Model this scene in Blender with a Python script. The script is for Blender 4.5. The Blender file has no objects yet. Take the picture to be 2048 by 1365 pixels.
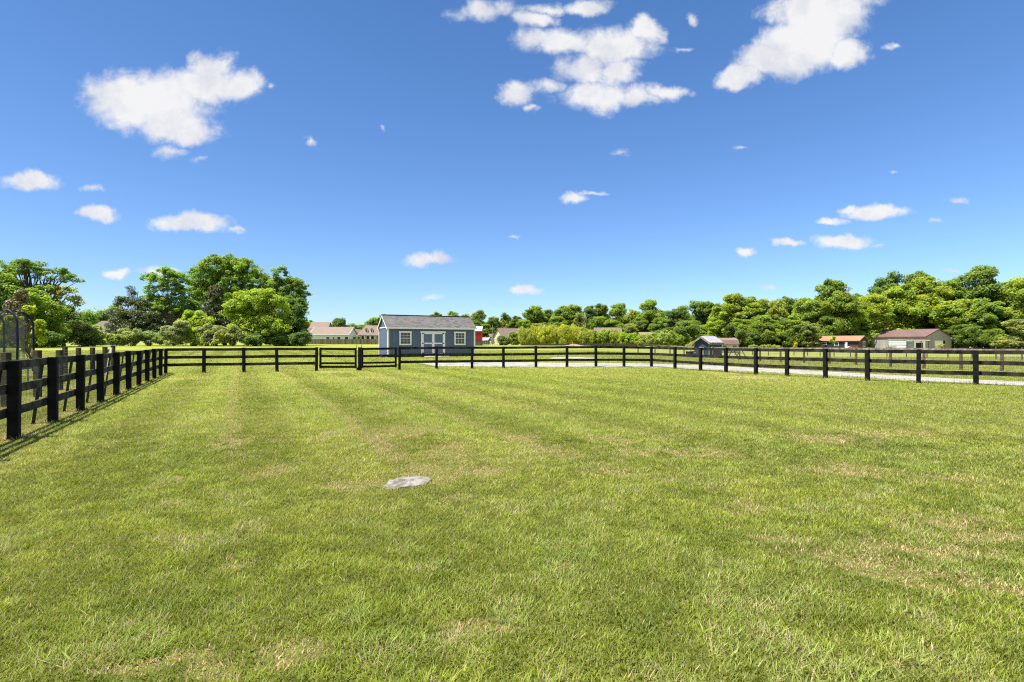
import bpy, math, random
import numpy as np
from mathutils import Vector, Matrix

R = math.radians
scene = bpy.context.scene
COL = scene.collection

# ---------------------------------------------------------------- camera
F = 1024.0            # focal length in pixels of the 2048 px wide photograph
HC = 1.6              # camera height
HORY = 685.0          # horizon row
cam_d = bpy.data.cameras.new('camera')
cam_d.lens = 18.0
cam_d.sensor_width = 36.0
cam_d.shift_y = 2.5 / 2048
cam_d.clip_start = 0.05
cam_d.clip_end = 9000
cam = bpy.data.objects.new('camera', cam_d)
COL.objects.link(cam)
cam.location = (0, 0, HC)
cam.rotation_euler = (R(90), 0, 0)
scene.camera = cam

scene.render.engine = 'CYCLES'
scene.view_settings.view_transform = 'Standard'
scene.view_settings.look = 'None'
scene.view_settings.exposure = 1.3
scene.view_settings.gamma = 1.0
scene.cycles.max_bounces = 8
scene.cycles.diffuse_bounces = 5
scene.cycles.glossy_bounces = 2
scene.cycles.transmission_bounces = 4
scene.cycles.transparent_max_bounces = 12
scene.cycles.use_denoising = False
scene.cycles.filter_width = 1.2
scene.cycles.caustics_reflective = False
scene.cycles.caustics_refractive = False

# ---------------------------------------------------------------- sun and sky
SUN_EL, SUN_AX, SUN_AY = R(68), -0.95, -0.30
sd = Vector((SUN_AX, SUN_AY, 0)).normalized() * math.cos(SUN_EL) + Vector((0, 0, math.sin(SUN_EL)))
sl = bpy.data.lights.new('sun', 'SUN')
sl.energy = 4.8
sl.angle = R(0.53)
sl.color = (1.0, 0.955, 0.87)
so = bpy.data.objects.new('sun', sl)
COL.objects.link(so)
so.rotation_euler = sd.to_track_quat('Z', 'Y').to_euler()

W = bpy.data.worlds.new('World')
scene.world = W
W.use_nodes = True
wn, wl = W.node_tree.nodes, W.node_tree.links
wn.clear()


def wnode(t, **k):
    n = wn.new(t)
    for a, b in k.items():
        setattr(n, a, b)
    return n


def wmath(op, a, b=None, c=None, clamp=False):
    n = wn.new('ShaderNodeMath'); n.operation = op; n.use_clamp = clamp
    for i, v in enumerate((a, b, c)):
        if v is None: continue
        if isinstance(v, (int, float)): n.inputs[i].default_value = v
        else: wl.new(v, n.inputs[i])
    return n.outputs[0]


def wvec(op, a, b=None, c=None, out='Vector'):
    n = wn.new('ShaderNodeVectorMath'); n.operation = op
    for i, v in enumerate((a, b, c)):
        if v is None: continue
        if isinstance(v, (tuple, list)): n.inputs[i].default_value = v
        else: wl.new(v, n.inputs[i])
    return n.outputs[out]


sky = wnode('ShaderNodeTexSky', sky_type='NISHITA', sun_disc=False)
sky.sun_elevation = SUN_EL
sky.sun_rotation = math.atan2(SUN_AX, SUN_AY)
sky.altitude = 200
sky.air_density = 1.0
sky.dust_density = 0.25
sky.ozone_density = 2.2
SKY_STRENGTH = 0.085
tc = wnode('ShaderNodeTexCoord')
dirv = tc.outputs['Generated']
sep = wnode('ShaderNodeSeparateXYZ'); wl.new(dirv, sep.inputs[0])
dx, dy, dz = sep.outputs
yy = wmath('MAXIMUM', dy, 0.02)
u0 = wmath('DIVIDE', dx, yy)
v0 = wmath('DIVIDE', dz, yy)
cmb = wnode('ShaderNodeCombineXYZ'); wl.new(u0, cmb.inputs[0]); wl.new(v0, cmb.inputs[1])
uv = cmb.outputs[0]


def wnoise(vec, scale, detail, rough, dist=0.0):
    n = wnode('ShaderNodeTexNoise'); n.noise_dimensions = '3D'
    wl.new(vec, n.inputs['Vector'])
    n.inputs['Scale'].default_value = scale
    n.inputs['Detail'].default_value = detail
    n.inputs['Roughness'].default_value = rough
    n.inputs['Distortion'].default_value = dist
    return n


# wobble of the cloud outlines
wob = wnoise(uv, 7.0, 5, 0.6)
wobc = wvec('SUBTRACT', wob.outputs['Color'], (0.5, 0.5, 0.5))
uvw = wvec('MULTIPLY_ADD', wobc, (0.10, 0.055, 0), uv)
wob2 = wnoise(uv, 26.0, 5, 0.62)
wobd = wvec('SUBTRACT', wob2.outputs['Color'], (0.5, 0.5, 0.5))
uvw = wvec('MULTIPLY_ADD', wobd, (0.035, 0.018, 0), uvw)
CL = [  # clouds of the day as bearings (x, y, rx, ry, weight)
    (235, 188, 78, 48, 1.1), (262, 222, 72, 40, .95), (330, 200, 100, 62, 1.2), (385, 262, 62, 26, 1.0), (420, 165, 78, 42, 1.1), (425, 128, 48, 30, 1), (340, 242, 88, 40, 1.0), (478, 170, 45, 34, .9),
    (335, 302, 48, 12, .45), (400, 318, 18, 8, .4), (540, 172, 10, 8, .4),
    (1125, 85, 92, 32, 1), (1225, 90, 80, 38, 1.1), (1295, 58, 32, 26, 1), (1165, 140, 62, 36, .9), (1240, 140, 48, 36, .85), (1190, 190, 80, 34, 1), (1275, 190, 50, 22, .75),
    (1032, 190, 32, 26, 1), (1100, 178, 50, 14, .6), (1325, 182, 42, 17, .9), (1060, 218, 16, 6, .5),
    (975, 22, 75, 24, .75), (1060, 38, 60, 16, .8), (1170, 12, 62, 16, .85), (1100, 15, 50, 12, .6),
    (1640, 20, 92, 66, 1.3), (1612, 90, 88, 50, 1.3), (1548, 122, 74, 38, 1.2), (1478, 152, 58, 26, 1.2), (1692, 108, 46, 32, 1.2), (1660, -60, 120, 80, 1.4),
    (65, 368, 66, 20, 1), (200, 427, 48, 12, .9), (380, 447, 76, 20, 1.05), (465, 460, 24, 7, .6), (235, 546, 26, 9, .9), (322, 541, 42, 13, 1),
    (620, 280, 15, 9, .7), (180, 378, 22, 6, .4), (855, 521, 48, 12, .9), (1050, 579, 35, 9, .85), (1150, 394, 34, 11, .8), (1190, 383, 34, 6, .65),
    (1700, 414, 20, 9, .8), (1760, 421, 62, 16, 1.1), (1663, 437, 25, 9, .9), (1677, 482, 58, 15, 1.1), (1572, 489, 26, 6, .7), (1492, 508, 21, 8, .8),
    (1750, 494, 28, 5, .45), (1390, 35, 13, 13, .65), (1360, 94, 20, 6, .55), (1785, 98, 13, 7, .55), (1912, 398, 18, 6, .5), (1872, 440, 12, 4, .35),
    (870, 592, 28, 5, .4), (1030, 470, 24, 4, .35), (768, 248, 8, 9, .4), (1545, 577, 22, 5, .45), (1905, 536, 16, 5, .5), (1790, 341, 14, 4, .35), (1242, 300, 16, 6, .3), (1490, 297, 20, 4, .3),
]
field = None
for (cx, cy, rx, ry, w) in CL:
    cu, cv = (cx - 1024) / F, (HORY - cy) / F
    a, b = F / rx, F / ry
    d = wvec('MULTIPLY_ADD', uvw, (a, b, 0), (-cu * a, -cv * b, 0))
    ln = wvec('LENGTH', d, out='Value')
    t = wmath('MULTIPLY_ADD', ln, -1.0 * w, 1.25 * w)
    field = t if field is None else wmath('MAXIMUM', field, t)
cn = wnoise(uv, 13.0, 9, 0.66, 0.4)
cn2 = wnoise(uv, 48.0, 6, 0.65)
f1 = wmath('MULTIPLY_ADD', wmath('SUBTRACT', cn.outputs['Fac'], 0.5), 1.5, field)
f1 = wmath('MULTIPLY_ADD', wmath('SUBTRACT', cn2.outputs['Fac'], 0.5), 0.42, f1)
mr = wnode('ShaderNodeMapRange', interpolation_type='SMOOTHSTEP')
wl.new(f1, mr.inputs[0]); mr.inputs[1].default_value = 0.0; mr.inputs[2].default_value = 0.78
ups = wmath('GREATER_THAN', dy, 0.05)
alpha = wmath('MULTIPLY', wmath('MULTIPLY', mr.outputs[0], ups), 0.96)
# unseen bright clouds added behind the viewer as fill light for the shade
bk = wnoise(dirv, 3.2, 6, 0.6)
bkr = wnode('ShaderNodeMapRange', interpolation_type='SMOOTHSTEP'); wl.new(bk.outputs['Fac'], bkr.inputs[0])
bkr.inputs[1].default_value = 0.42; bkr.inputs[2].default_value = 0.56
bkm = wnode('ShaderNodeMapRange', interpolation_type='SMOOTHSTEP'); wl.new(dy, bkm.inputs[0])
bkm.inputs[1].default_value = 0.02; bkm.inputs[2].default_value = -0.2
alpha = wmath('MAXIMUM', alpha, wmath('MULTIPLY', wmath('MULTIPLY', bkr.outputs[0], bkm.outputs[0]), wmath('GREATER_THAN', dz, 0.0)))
# soft inner shading of the clouds (thickness)
cn3 = wnoise(uv, 9.0, 8, 0.62)
shade = wnode('ShaderNodeValToRGB')
shade.color_ramp.elements[0].position = 0.38; shade.color_ramp.elements[0].color = (0.76, 0.785, 0.86, 1)
shade.color_ramp.elements[1].position = 0.56; shade.color_ramp.elements[1].color = (0.99, 0.985, 0.985, 1)
wl.new(cn3.outputs['Fac'], shade.inputs[0])
# sky colour: clear-air blue, slightly more saturated overhead
tint = wnode('ShaderNodeMix', data_type='RGBA', blend_type='MULTIPLY')
tint.inputs['Factor'].default_value = 1.0
wl.new(sky.outputs[0], tint.inputs['A'])
grad = wnode('ShaderNodeValToRGB')
elev = wmath('DIVIDE', dz, wmath('SQRT', wmath('ADD', wmath('MULTIPLY', dx, dx), wmath('MULTIPLY', dy, dy))))
wl.new(elev, grad.inputs[0])
SKYG = [(0.0, (.56, .69, .90)), (0.073, (.66, .72, .82)), (0.15, (.65, .78, .85)), (0.23, (.56, .79, .88)), (0.375, (.46, .82, .85)), (0.65, (.30, .615, .77)), (1.0, (.30, .55, .74))]
for i, (p, c) in enumerate(SKYG):
    e = grad.color_ramp.elements[0] if i == 0 else (grad.color_ramp.elements[1] if i == len(SKYG) - 1 else grad.color_ramp.elements.new(p))
    e.position = p; e.color = (*c, 1)
wl.new(grad.outputs[0], tint.inputs['B'])
side = wmath('MULTIPLY_ADD', dx, 0.14, 1.0)
tint2 = wvec('SCALE', tint.outputs['Result']); wl.new(side, tint2.node.inputs['Scale'])
bg = wnode('ShaderNodeBackground'); wl.new(tint2, bg.inputs[0]); bg.inputs[1].default_value = SKY_STRENGTH
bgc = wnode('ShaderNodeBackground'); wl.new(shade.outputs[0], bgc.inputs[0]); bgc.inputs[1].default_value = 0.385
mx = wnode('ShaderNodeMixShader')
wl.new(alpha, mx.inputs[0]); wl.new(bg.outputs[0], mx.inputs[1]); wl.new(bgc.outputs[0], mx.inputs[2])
wo = wnode('ShaderNodeOutputWorld'); wl.new(mx.outputs[0], wo.inputs[0])
W.cycles.sampling_method = 'MANUAL'
W.cycles.sample_map_resolution = 512

# ---------------------------------------------------------------- noise / terrain
def _hash(ix, iy, seed):
    h = (ix.astype(np.int64) * 374761393 + iy.astype(np.int64) * 668265263 + seed * 1274126177) & 0xffffffff
    h = ((h ^ (h >> 13)) * 1274126177) & 0xffffffff
    return ((h ^ (h >> 16)) & 0xffffff) / float(0xffffff)


def vnoise(x, y, seed=0):
    x = np.asarray(x, float); y = np.asarray(y, float)
    ix, iy = np.floor(x), np.floor(y)
    fx, fy = x - ix, y - iy
    fx = fx * fx * (3 - 2 * fx); fy = fy * fy * (3 - 2 * fy)
    a = _hash(ix, iy, seed); b = _hash(ix + 1, iy, seed); c = _hash(ix, iy + 1, seed); d = _hash(ix + 1, iy + 1, seed)
    return (a * (1 - fx) + b * fx) * (1 - fy) + (c * (1 - fx) + d * fx) * fy


def fbm(x, y, seed=0, oct=4):
    s, a, t = 0, 0.5, 0
    for i in range(oct):
        s = s + a * vnoise(x * 2 ** i + 17.3 * i, y * 2 ** i - 9.1 * i, seed + i); t += a; a *= 0.5
    return s / t


def sst(a, b, x):
    t = np.clip((x - a) / (b - a), 0, 1)
    return t * t * (3 - 2 * t)


PC = ([-50, 27, 34, 40, 60, 115, 160, 250, 5000], [0, 0, .12, .42, .6, .85, .97, 1.15, 1.25])
PR = ([-50, 34, 62, 110, 160, 250, 5000], [0, 0, -.2, -.3, -.3, .2, 1.0])


def terr(X, Y):
    X = np.asarray(X, float); Y = np.asarray(Y, float)
    s = sst(.12, .38, X / np.maximum(Y, 1.0))
    z = np.interp(Y, *PC) * (1 - s) + np.interp(Y, *PR) * s
    return z + 0.05 * (fbm(X * .22, Y * .22, 5, 3) - .5) * sst(0, 6, np.abs(Y) + 2)


def T(x, y):
    return float(terr(x, y))


def ground_px(px, py):
    """the ground point seen at a pixel of the photograph"""
    k, m = (px - 1024) / F, (py - HORY) / F
    Y = 2.0
    while Y < 400:
        if HC - m * Y <= T(k * Y, Y): break
        Y *= 1.01
    return k * Y, Y


def at(px, py, Y):
    return Vector(((px - 1024) / F * Y, Y, HC + (HORY - py) / F * Y))


# ---------------------------------------------------------------- materials
def new_mat(name):
    m = bpy.data.materials.new(name); m.use_nodes = True
    nt = m.node_tree; nt.nodes.clear()
    out = nt.nodes.new('ShaderNodeOutputMaterial')
    return m, nt, out


def mat(name, color, rough=0.8, var=0.15, scale=3.0, bump=0.0, bscale=30.0, metallic=0.0, stretch=(1, 1, 1), second=None, spec=0.3, detail=6, edge=(0.4, 0.6)):
    m, nt, out = new_mat(name)
    N, L = nt.nodes, nt.links
    p = N.new('ShaderNodeBsdfPrincipled')
    p.inputs['Roughness'].default_value = rough
    p.inputs['Metallic'].default_value = metallic
    p.inputs['Specular IOR Level'].default_value = spec
    tcn = N.new('ShaderNodeTexCoord')
    mp = N.new('ShaderNodeMapping'); mp.inputs['Scale'].default_value = stretch
    L.new(tcn.outputs['Object'], mp.inputs[0])
    nz = N.new('ShaderNodeTexNoise'); nz.inputs['Scale'].default_value = scale; nz.inputs['Detail'].default_value = detail
    L.new(mp.outputs[0], nz.inputs['Vector'])
    r = N.new('ShaderNodeValToRGB')
    c = np.array(color)
    a = np.array(second) if second is not None else c * (1 - var)
    b = c if second is not None else np.minimum(c * (1 + var), 1)
    r.color_ramp.elements[0].position = edge[0]; r.color_ramp.elements[0].color = (*a, 1)
    r.color_ramp.elements[1].position = edge[1]; r.color_ramp.elements[1].color = (*b, 1)
    L.new(nz.outputs['Fac'], r.inputs[0]); L.new(r.outputs[0], p.inputs['Base Color'])
    if bump:
        n2 = N.new('ShaderNodeTexNoise'); n2.inputs['Scale'].default_value = bscale; n2.inputs['Detail'].default_value = 5
        L.new(mp.outputs[0], n2.inputs['Vector'])
        bp = N.new('ShaderNodeBump'); bp.inputs['Strength'].default_value = 1.0; bp.inputs['Distance'].default_value = bump
        L.new(n2.outputs['Fac'], bp.inputs['Height']); L.new(bp.outputs[0], p.inputs['Normal'])
    L.new(p.outputs[0], out.inputs[0])
    return m


def groove_mat(name, color, pitch=0.2, width=0.08, dark=0.6, axis=0, rough=0.65, var=0.06, metallic=0.0, bump=0.01):
    """vertical boards or metal ribs: the joint is cut by bump and by its own dark gap colour"""
    m, nt, out = new_mat(name)
    N, L = nt.nodes, nt.links
    p = N.new('ShaderNodeBsdfPrincipled'); p.inputs['Roughness'].default_value = rough; p.inputs['Metallic'].default_value = metallic
    p.inputs['Specular IOR Level'].default_value = 0.3
    tcn = N.new('ShaderNodeTexCoord'); s = N.new('ShaderNodeSeparateXYZ'); L.new(tcn.outputs['Object'], s.inputs[0])
    a = s.outputs[axis]
    if axis == 0:
        ad = N.new('ShaderNodeMath'); ad.operation = 'ADD'; L.new(s.outputs[0], ad.inputs[0]); L.new(s.outputs[1], ad.inputs[1]); a = ad.outputs[0]
    d = N.new('ShaderNodeMath'); d.operation = 'DIVIDE'; L.new(a, d.inputs[0]); d.inputs[1].default_value = pitch
    fr = N.new('ShaderNodeMath'); fr.operation = 'FRACT'; L.new(d.outputs[0], fr.inputs[0])
    pg = N.new('ShaderNodeMath'); pg.operation = 'PINGPONG'; L.new(d.outputs[0], pg.inputs[0]); pg.inputs[1].default_value = 0.5
    mrn = N.new('ShaderNodeMapRange'); L.new(pg.outputs[0], mrn.inputs[0]); mrn.inputs[1].default_value = 0; mrn.inputs[2].default_value = width
    fl = N.new('ShaderNodeMath'); fl.operation = 'FLOOR'; L.new(d.outputs[0], fl.inputs[0])
    wnz = N.new('ShaderNodeTexWhiteNoise'); wnz.noise_dimensions = '1D'; L.new(fl.outputs[0], wnz.inputs['W'])
    nz = N.new('ShaderNodeTexNoise'); nz.inputs['Scale'].default_value = 2.2; nz.inputs['Detail'].default_value = 7
    L.new(tcn.outputs['Object'], nz.inputs['Vector'])
    av = N.new('ShaderNodeMath'); av.operation = 'ADD'; L.new(wnz.outputs[0], av.inputs[0]); L.new(nz.outputs['Fac'], av.inputs[1])
    r = N.new('ShaderNodeMapRange'); L.new(av.outputs[0], r.inputs[0]); r.inputs[1].default_value = 0.3; r.inputs[2].default_value = 1.7
    r.inputs[3].default_value = 1 - var * 2; r.inputs[4].default_value = 1 + var * 2
    g = N.new('ShaderNodeMapRange'); L.new(mrn.outputs[0], g.inputs[0]); g.inputs[3].default_value = dark; g.inputs[4].default_value = 1
    mu = N.new('ShaderNodeMath'); mu.operation = 'MULTIPLY'; L.new(r.outputs[0], mu.inputs[0]); L.new(g.outputs[0], mu.inputs[1])
    cc = N.new('ShaderNodeVectorMath'); cc.operation = 'SCALE'; cc.inputs[0].default_value = color; L.new(mu.outputs[0], cc.inputs['Scale'])
    L.new(cc.outputs[0], p.inputs['Base Color'])
    bp = N.new('ShaderNodeBump'); bp.inputs['Distance'].default_value = bump; L.new(mrn.outputs[0], bp.inputs['Height']); L.new(bp.outputs[0], p.inputs['Normal'])
    L.new(p.outputs[0], out.inputs[0])
    return m


def shingle_mat(name, c1, c2, c3, bw=0.3, bh=0.14, rough=0.9):
    m, nt, out = new_mat(name)
    N, L = nt.nodes, nt.links
    p = N.new('ShaderNodeBsdfPrincipled'); p.inputs['Roughness'].default_value = rough; p.inputs['Specular IOR Level'].default_value = 0.2
    tcn = N.new('ShaderNodeTexCoord'); s = N.new('ShaderNodeSeparateXYZ'); L.new(tcn.outputs['Object'], s.inputs[0])
    c = N.new('ShaderNodeCombineXYZ'); L.new(s.outputs[0], c.inputs[0])
    ya = N.new('ShaderNodeMath'); ya.operation = 'MULTIPLY'; L.new(s.outputs[2], ya.inputs[0]); ya.inputs[1].default_value = 1.85
    L.new(ya.outputs[0], c.inputs[1])
    b = N.new('ShaderNodeTexBrick'); L.new(c.outputs[0], b.inputs['Vector'])
    b.inputs['Scale'].default_value = 1.0; b.inputs['Brick Width'].default_value = bw; b.inputs['Row Height'].default_value = bh
    b.inputs['Mortar Size'].default_value = bh * 0.06; b.inputs['Bias'].default_value = 0.0
    b.inputs['Color1'].default_value = (*c1, 1); b.inputs['Color2'].default_value = (*c2, 1); b.inputs['Mortar'].default_value = (*(np.array(c1) * .55), 1)
    nz = N.new('ShaderNodeTexNoise'); nz.inputs['Scale'].default_value = 2.6; nz.inputs['Detail'].default_value = 8; nz.inputs['Roughness'].default_value = .7
    mp = N.new('ShaderNodeMapping'); mp.inputs['Scale'].default_value = (1, 1, 3); L.new(tcn.outputs['Object'], mp.inputs[0])
    L.new(mp.outputs[0], nz.inputs['Vector'])
    r = N.new('ShaderNodeValToRGB'); r.color_ramp.elements[0].position = .47; r.color_ramp.elements[1].position = .6
    L.new(nz.outputs['Fac'], r.inputs[0])
    mxn = N.new('ShaderNodeMix'); mxn.data_type = 'RGBA'; L.new(r.outputs[0], mxn.inputs['Factor']); L.new(b.outputs['Color'], mxn.inputs['A']); mxn.inputs['B'].default_value = (*c3, 1)
    L.new(mxn.outputs['Result'], p.inputs['Base Color'])
    L.new(p.outputs[0], out.inputs[0])
    return m


def leaf_mat(name, trans=0.4):
    m, nt, out = new_mat(name)
    N, L = nt.nodes, nt.links
    at_ = N.new('ShaderNodeAttribute'); at_.attribute_name = 'Col'
    oi = N.new('ShaderNodeObjectInfo')
    mu = N.new('ShaderNodeMix'); mu.data_type = 'RGBA'; mu.blend_type = 'MULTIPLY'; mu.inputs['Factor'].default_value = 1
    L.new(at_.outputs['Color'], mu.inputs['A']); L.new(oi.outputs['Color'], mu.inputs['B'])
    p = N.new('ShaderNodeBsdfPrincipled'); p.inputs['Roughness'].default_value = 0.5; p.inputs['Specular IOR Level'].default_value = 0.25
    tr = N.new('ShaderNodeBsdfTranslucent')
    yl = N.new('ShaderNodeMix'); yl.data_type = 'RGBA'; yl.blend_type = 'MULTIPLY'; yl.inputs['Factor'].default_value = 1
    L.new(mu.outputs['Result'], yl.inputs['A']); yl.inputs['B'].default_value = (1.35, 1.3, .6, 1)
    L.new(mu.outputs['Result'], p.inputs['Base Color']); L.new(yl.outputs['Result'], tr.inputs['Color'])
    mxs = N.new('ShaderNodeMixShader'); mxs.inputs[0].default_value = trans
    L.new(p.outputs[0], mxs.inputs[1]); L.new(tr.outputs[0], mxs.inputs[2]); L.new(mxs.outputs[0], out.inputs[0])
    return m


def glass_mat(name, tint=(0.03, 0.04, 0.045)):
    m, nt, out = new_mat(name)
    p = nt.nodes.new('ShaderNodeBsdfPrincipled')
    p.inputs['Base Color'].default_value = (*tint, 1); p.inputs['Roughness'].default_value = 0.06; p.inputs['Specular IOR Level'].default_value = 0.6
    nt.links.new(p.outputs[0], out.inputs[0])
    return m


M = {
    'fence': mat('black_stained_wood', (0.014, 0.0135, 0.013), .75, second=(0.007, 0.007, 0.0075), scale=5, bump=.003, bscale=22, stretch=(1, 1, 1), spec=.1),
    'fence_rail': mat('black_rail_wood', (0.040, 0.036, 0.030), .8, second=(0.009, 0.009, 0.009), scale=3.2, bump=.003, bscale=18, spec=.12),
    'left_rail': mat('brownish_black_rail', (0.085, 0.072, 0.054), .85, second=(0.024, 0.021, 0.018), scale=4, bump=.003, bscale=18, spec=.12),  # left fence rails: lighter and browner than the other black rails
    'weathered': mat('weathered_grey_wood', (0.30, 0.26, 0.21), .9, second=(0.13, 0.105, 0.08), scale=4, bump=.004),
    'brown_post': mat('brown_treated_post', (0.17, 0.12, 0.08), .9, second=(0.075, 0.055, 0.04), scale=4, bump=.004),
    'dark_post': mat('dark_weathered_post', (0.075, 0.06, 0.035), .9, second=(0.03, 0.026, 0.017), scale=4, bump=.004),
    'wire': mat('galvanised_wire', (0.16, 0.16, 0.15), .5, metallic=.6),
    'wire_black': mat('dark_wire', (0.05, 0.05, 0.045), .6, metallic=.3),
    'blue_siding': groove_mat('blue_grey_board_siding', (0.088, 0.124, 0.200), pitch=.2, width=.05, dark=.55, var=.05),
    'blue_door': groove_mat('blue_grey_door_boards', (0.106, 0.145, 0.232), pitch=.2, width=.05, dark=.5, var=.05),
    'white_trim': mat('white_painted_trim', (0.80, 0.775, 0.85), .55, var=.04, scale=6),
    'shed_roof': shingle_mat('mixed_asphalt_shingles', (0.065, 0.062, 0.066), (0.155, 0.13, 0.115), (0.095, 0.108, 0.112)),
    'ramp': mat('pale_plank_ramp', (0.5, 0.42, 0.33), .85, second=(0.32, 0.26, 0.2), scale=4),
    'glass': glass_mat('window_glass'),
    'black_iron': mat('black_iron', (0.012, 0.012, 0.012), .5),
    'skid': mat('dark_skid_timber', (0.05, 0.04, 0.03), .9),
    'paver': mat('red_brown_paver', (0.27, 0.16, 0.115), .9, var=.3),
    'tan_roof': shingle_mat('tan_roof_shingles', (0.18, 0.135, 0.11), (0.235, 0.18, 0.15), (0.205, 0.155, 0.128), bw=.9, bh=.3),
    'brown_roof': shingle_mat('brown_roof_shingles', (0.13, 0.10, 0.083), (0.185, 0.145, 0.12), (0.15, 0.118, 0.10), bw=.9, bh=.3),
    'white_siding': groove_mat('white_lap_siding', (0.62, 0.65, 0.66), pitch=.25, width=.08, dark=.8, axis=2),
    'cream_siding': groove_mat('cream_lap_siding', (0.56, 0.50, 0.38), pitch=.25, width=.08, dark=.8, axis=2),
    'brick': mat('tan_brick_wall', (0.3, 0.22, 0.17), .9, second=(0.2, 0.15, 0.12), scale=12),
    'grey_wall': mat('grey_house_wall', (0.17, 0.18, 0.19), .85),
    'privacy': groove_mat('weathered_board_fence', (0.135, 0.12, 0.078), pitch=.32, width=.10, dark=.5, var=.22),
    'red_metal': groove_mat('red_metal_siding', (0.27, 0.018, 0.015), pitch=.3, width=.1, dark=.6, rough=.45),
    'grey_metal': groove_mat('grey_metal_wainscot', (0.075, 0.09, 0.095), pitch=.3, width=.1, dark=.7, rough=.45),
    'light_metal': groove_mat('light_metal_roofing', (0.33, 0.325, 0.34), pitch=.3, width=.1, dark=.7, rough=.4),
    'navy_siding': groove_mat('navy_board_siding', (0.018, 0.045, 0.075), pitch=.3, width=.08, dark=.6),
    'charcoal_siding': groove_mat('charcoal_board_siding', (0.022, 0.026, 0.034), pitch=.3, width=.08, dark=.6),
    'orange_metal': groove_mat('orange_metal_roofing', (0.30, 0.155, 0.095), pitch=.4, width=.08, dark=.75, rough=.45),
    'maroon_metal': groove_mat('maroon_metal_roofing', (0.150, 0.090, 0.083), pitch=.5, width=.06, dark=.8, rough=.4),
    'taupe_metal': groove_mat('taupe_metal_siding', (0.32, 0.305, 0.28), pitch=.8, width=.13, dark=.68, rough=.5),
    'pink_roof': groove_mat('faded_red_metal_roofing', (0.20, 0.13, 0.112), pitch=.4, width=.08, dark=.8),
    'pale_green': mat('pale_green_wall', (0.36, 0.38, 0.29), .8),
    'log': mat('red_brown_timber', (0.13, 0.05, 0.03), .8),
    'stone': mat('pale_rough_stone', (0.225, 0.21, 0.185), .95, second=(0.10, 0.085, 0.07), scale=11, bump=.012, bscale=24, edge=(.36, .6)),
    'bark': mat('grey_brown_bark', (0.12, 0.095, 0.07), .95, second=(0.055, 0.042, 0.032), scale=3, bump=.02, bscale=12),
    'pale_bark': mat('pale_bark', (0.24, 0.2, 0.15), .95, second=(0.12, 0.1, 0.075), scale=3, bump=.02, bscale=12),
    'leaf': leaf_mat('tree_leaves', .56),
    'cedar': leaf_mat('cedar_sprays', .1),
    'grass': leaf_mat('grass_blades', .35),
    'pole_wood': mat('utility_pole_wood', (0.2, 0.2, 0.18), .9),
    'foam': mat('black_foam_sleeve', (0.014, 0.016, 0.026), .6),
    'mat_black': mat('jumping_mat', (0.015, 0.015, 0.017), .6),
    'green_pad': mat('green_spring_pad', (0.02, 0.09, 0.05), .5),
    'steel': mat('galvanised_steel', (0.38, 0.39, 0.4), .4, metallic=.7),
    'car_white': mat('white_car_paint', (0.72, 0.73, 0.74), .25, var=.02, spec=.5),
    'tyre': mat('black_tyre', (0.015, 0.015, 0.015), .8),
    'white_metal': groove_mat('white_corrugated_panel', (0.56, 0.58, 0.61), pitch=.36, width=.2, dark=.5, axis=2, rough=.4),
    'sheet_blue': mat('pale_blue_tarp', (0.38, 0.47, 0.56), .6),
    'dirt': mat('bare_dirt_mound', (0.22, 0.165, 0.11), .95, var=.3, bump=.03, bscale=6),
}

# netting: real fabric mesh with open weave
m, nt, out = new_mat('enclosure_netting')
_p = nt.nodes.new('ShaderNodeBsdfDiffuse'); _p.inputs[0].default_value = (0.10, 0.105, 0.09, 1)
_t = nt.nodes.new('ShaderNodeBsdfTransparent'); _x = nt.nodes.new('ShaderNodeMixShader'); _x.inputs[0].default_value = 0.42
nt.links.new(_t.outputs[0], _x.inputs[1]); nt.links.new(_p.outputs[0], _x.inputs[2]); nt.links.new(_x.outputs[0], out.inputs[0])
M['net'] = m

# gravel
m, nt, out = new_mat('crushed_gravel')
N, L = nt.nodes, nt.links
_p = N.new('ShaderNodeBsdfPrincipled'); _p.inputs['Roughness'].default_value = .95
_tc = N.new('ShaderNodeTexCoord')
_v = N.new('ShaderNodeTexVoronoi'); _v.inputs['Scale'].default_value = 11; L.new(_tc.outputs['Object'], _v.inputs['Vector'])
_n = N.new('ShaderNodeTexNoise'); _n.inputs['Scale'].default_value = 1.3; _n.inputs['Detail'].default_value = 9; _n.inputs['Roughness'].default_value = .7; L.new(_tc.outputs['Object'], _n.inputs['Vector'])
_r = N.new('ShaderNodeValToRGB'); _r.color_ramp.elements[0].color = (.20, .178, .155, 1); _r.color_ramp.elements[1].color = (.37, .335, .30, 1)
_r.color_ramp.elements[0].position = .33; _r.color_ramp.elements[1].position = .58
L.new(_n.outputs['Fac'], _r.inputs[0])
_m = N.new('ShaderNodeMix'); _m.data_type = 'RGBA'; _m.blend_type = 'MULTIPLY'; _m.inputs['Factor'].default_value = .22
L.new(_r.outputs[0], _m.inputs['A']); L.new(_v.outputs['Color'], _m.inputs['B'])
_hs = N.new('ShaderNodeHueSaturation'); _hs.inputs['Saturation'].default_value = .7; _hs.inputs['Value'].default_value = .95; L.new(_m.outputs['Result'], _hs.inputs['Color'])
L.new(_hs.outputs[0], _p.inputs['Base Color'])
_b = N.new('ShaderNodeBump'); _b.inputs['Distance'].default_value = .03; L.new(_v.outputs['Distance'], _b.inputs['Height']); L.new(_b.outputs[0], _p.inputs['Normal'])
L.new(_p.outputs[0], out.inputs[0])
M['gravel'] = m

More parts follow.
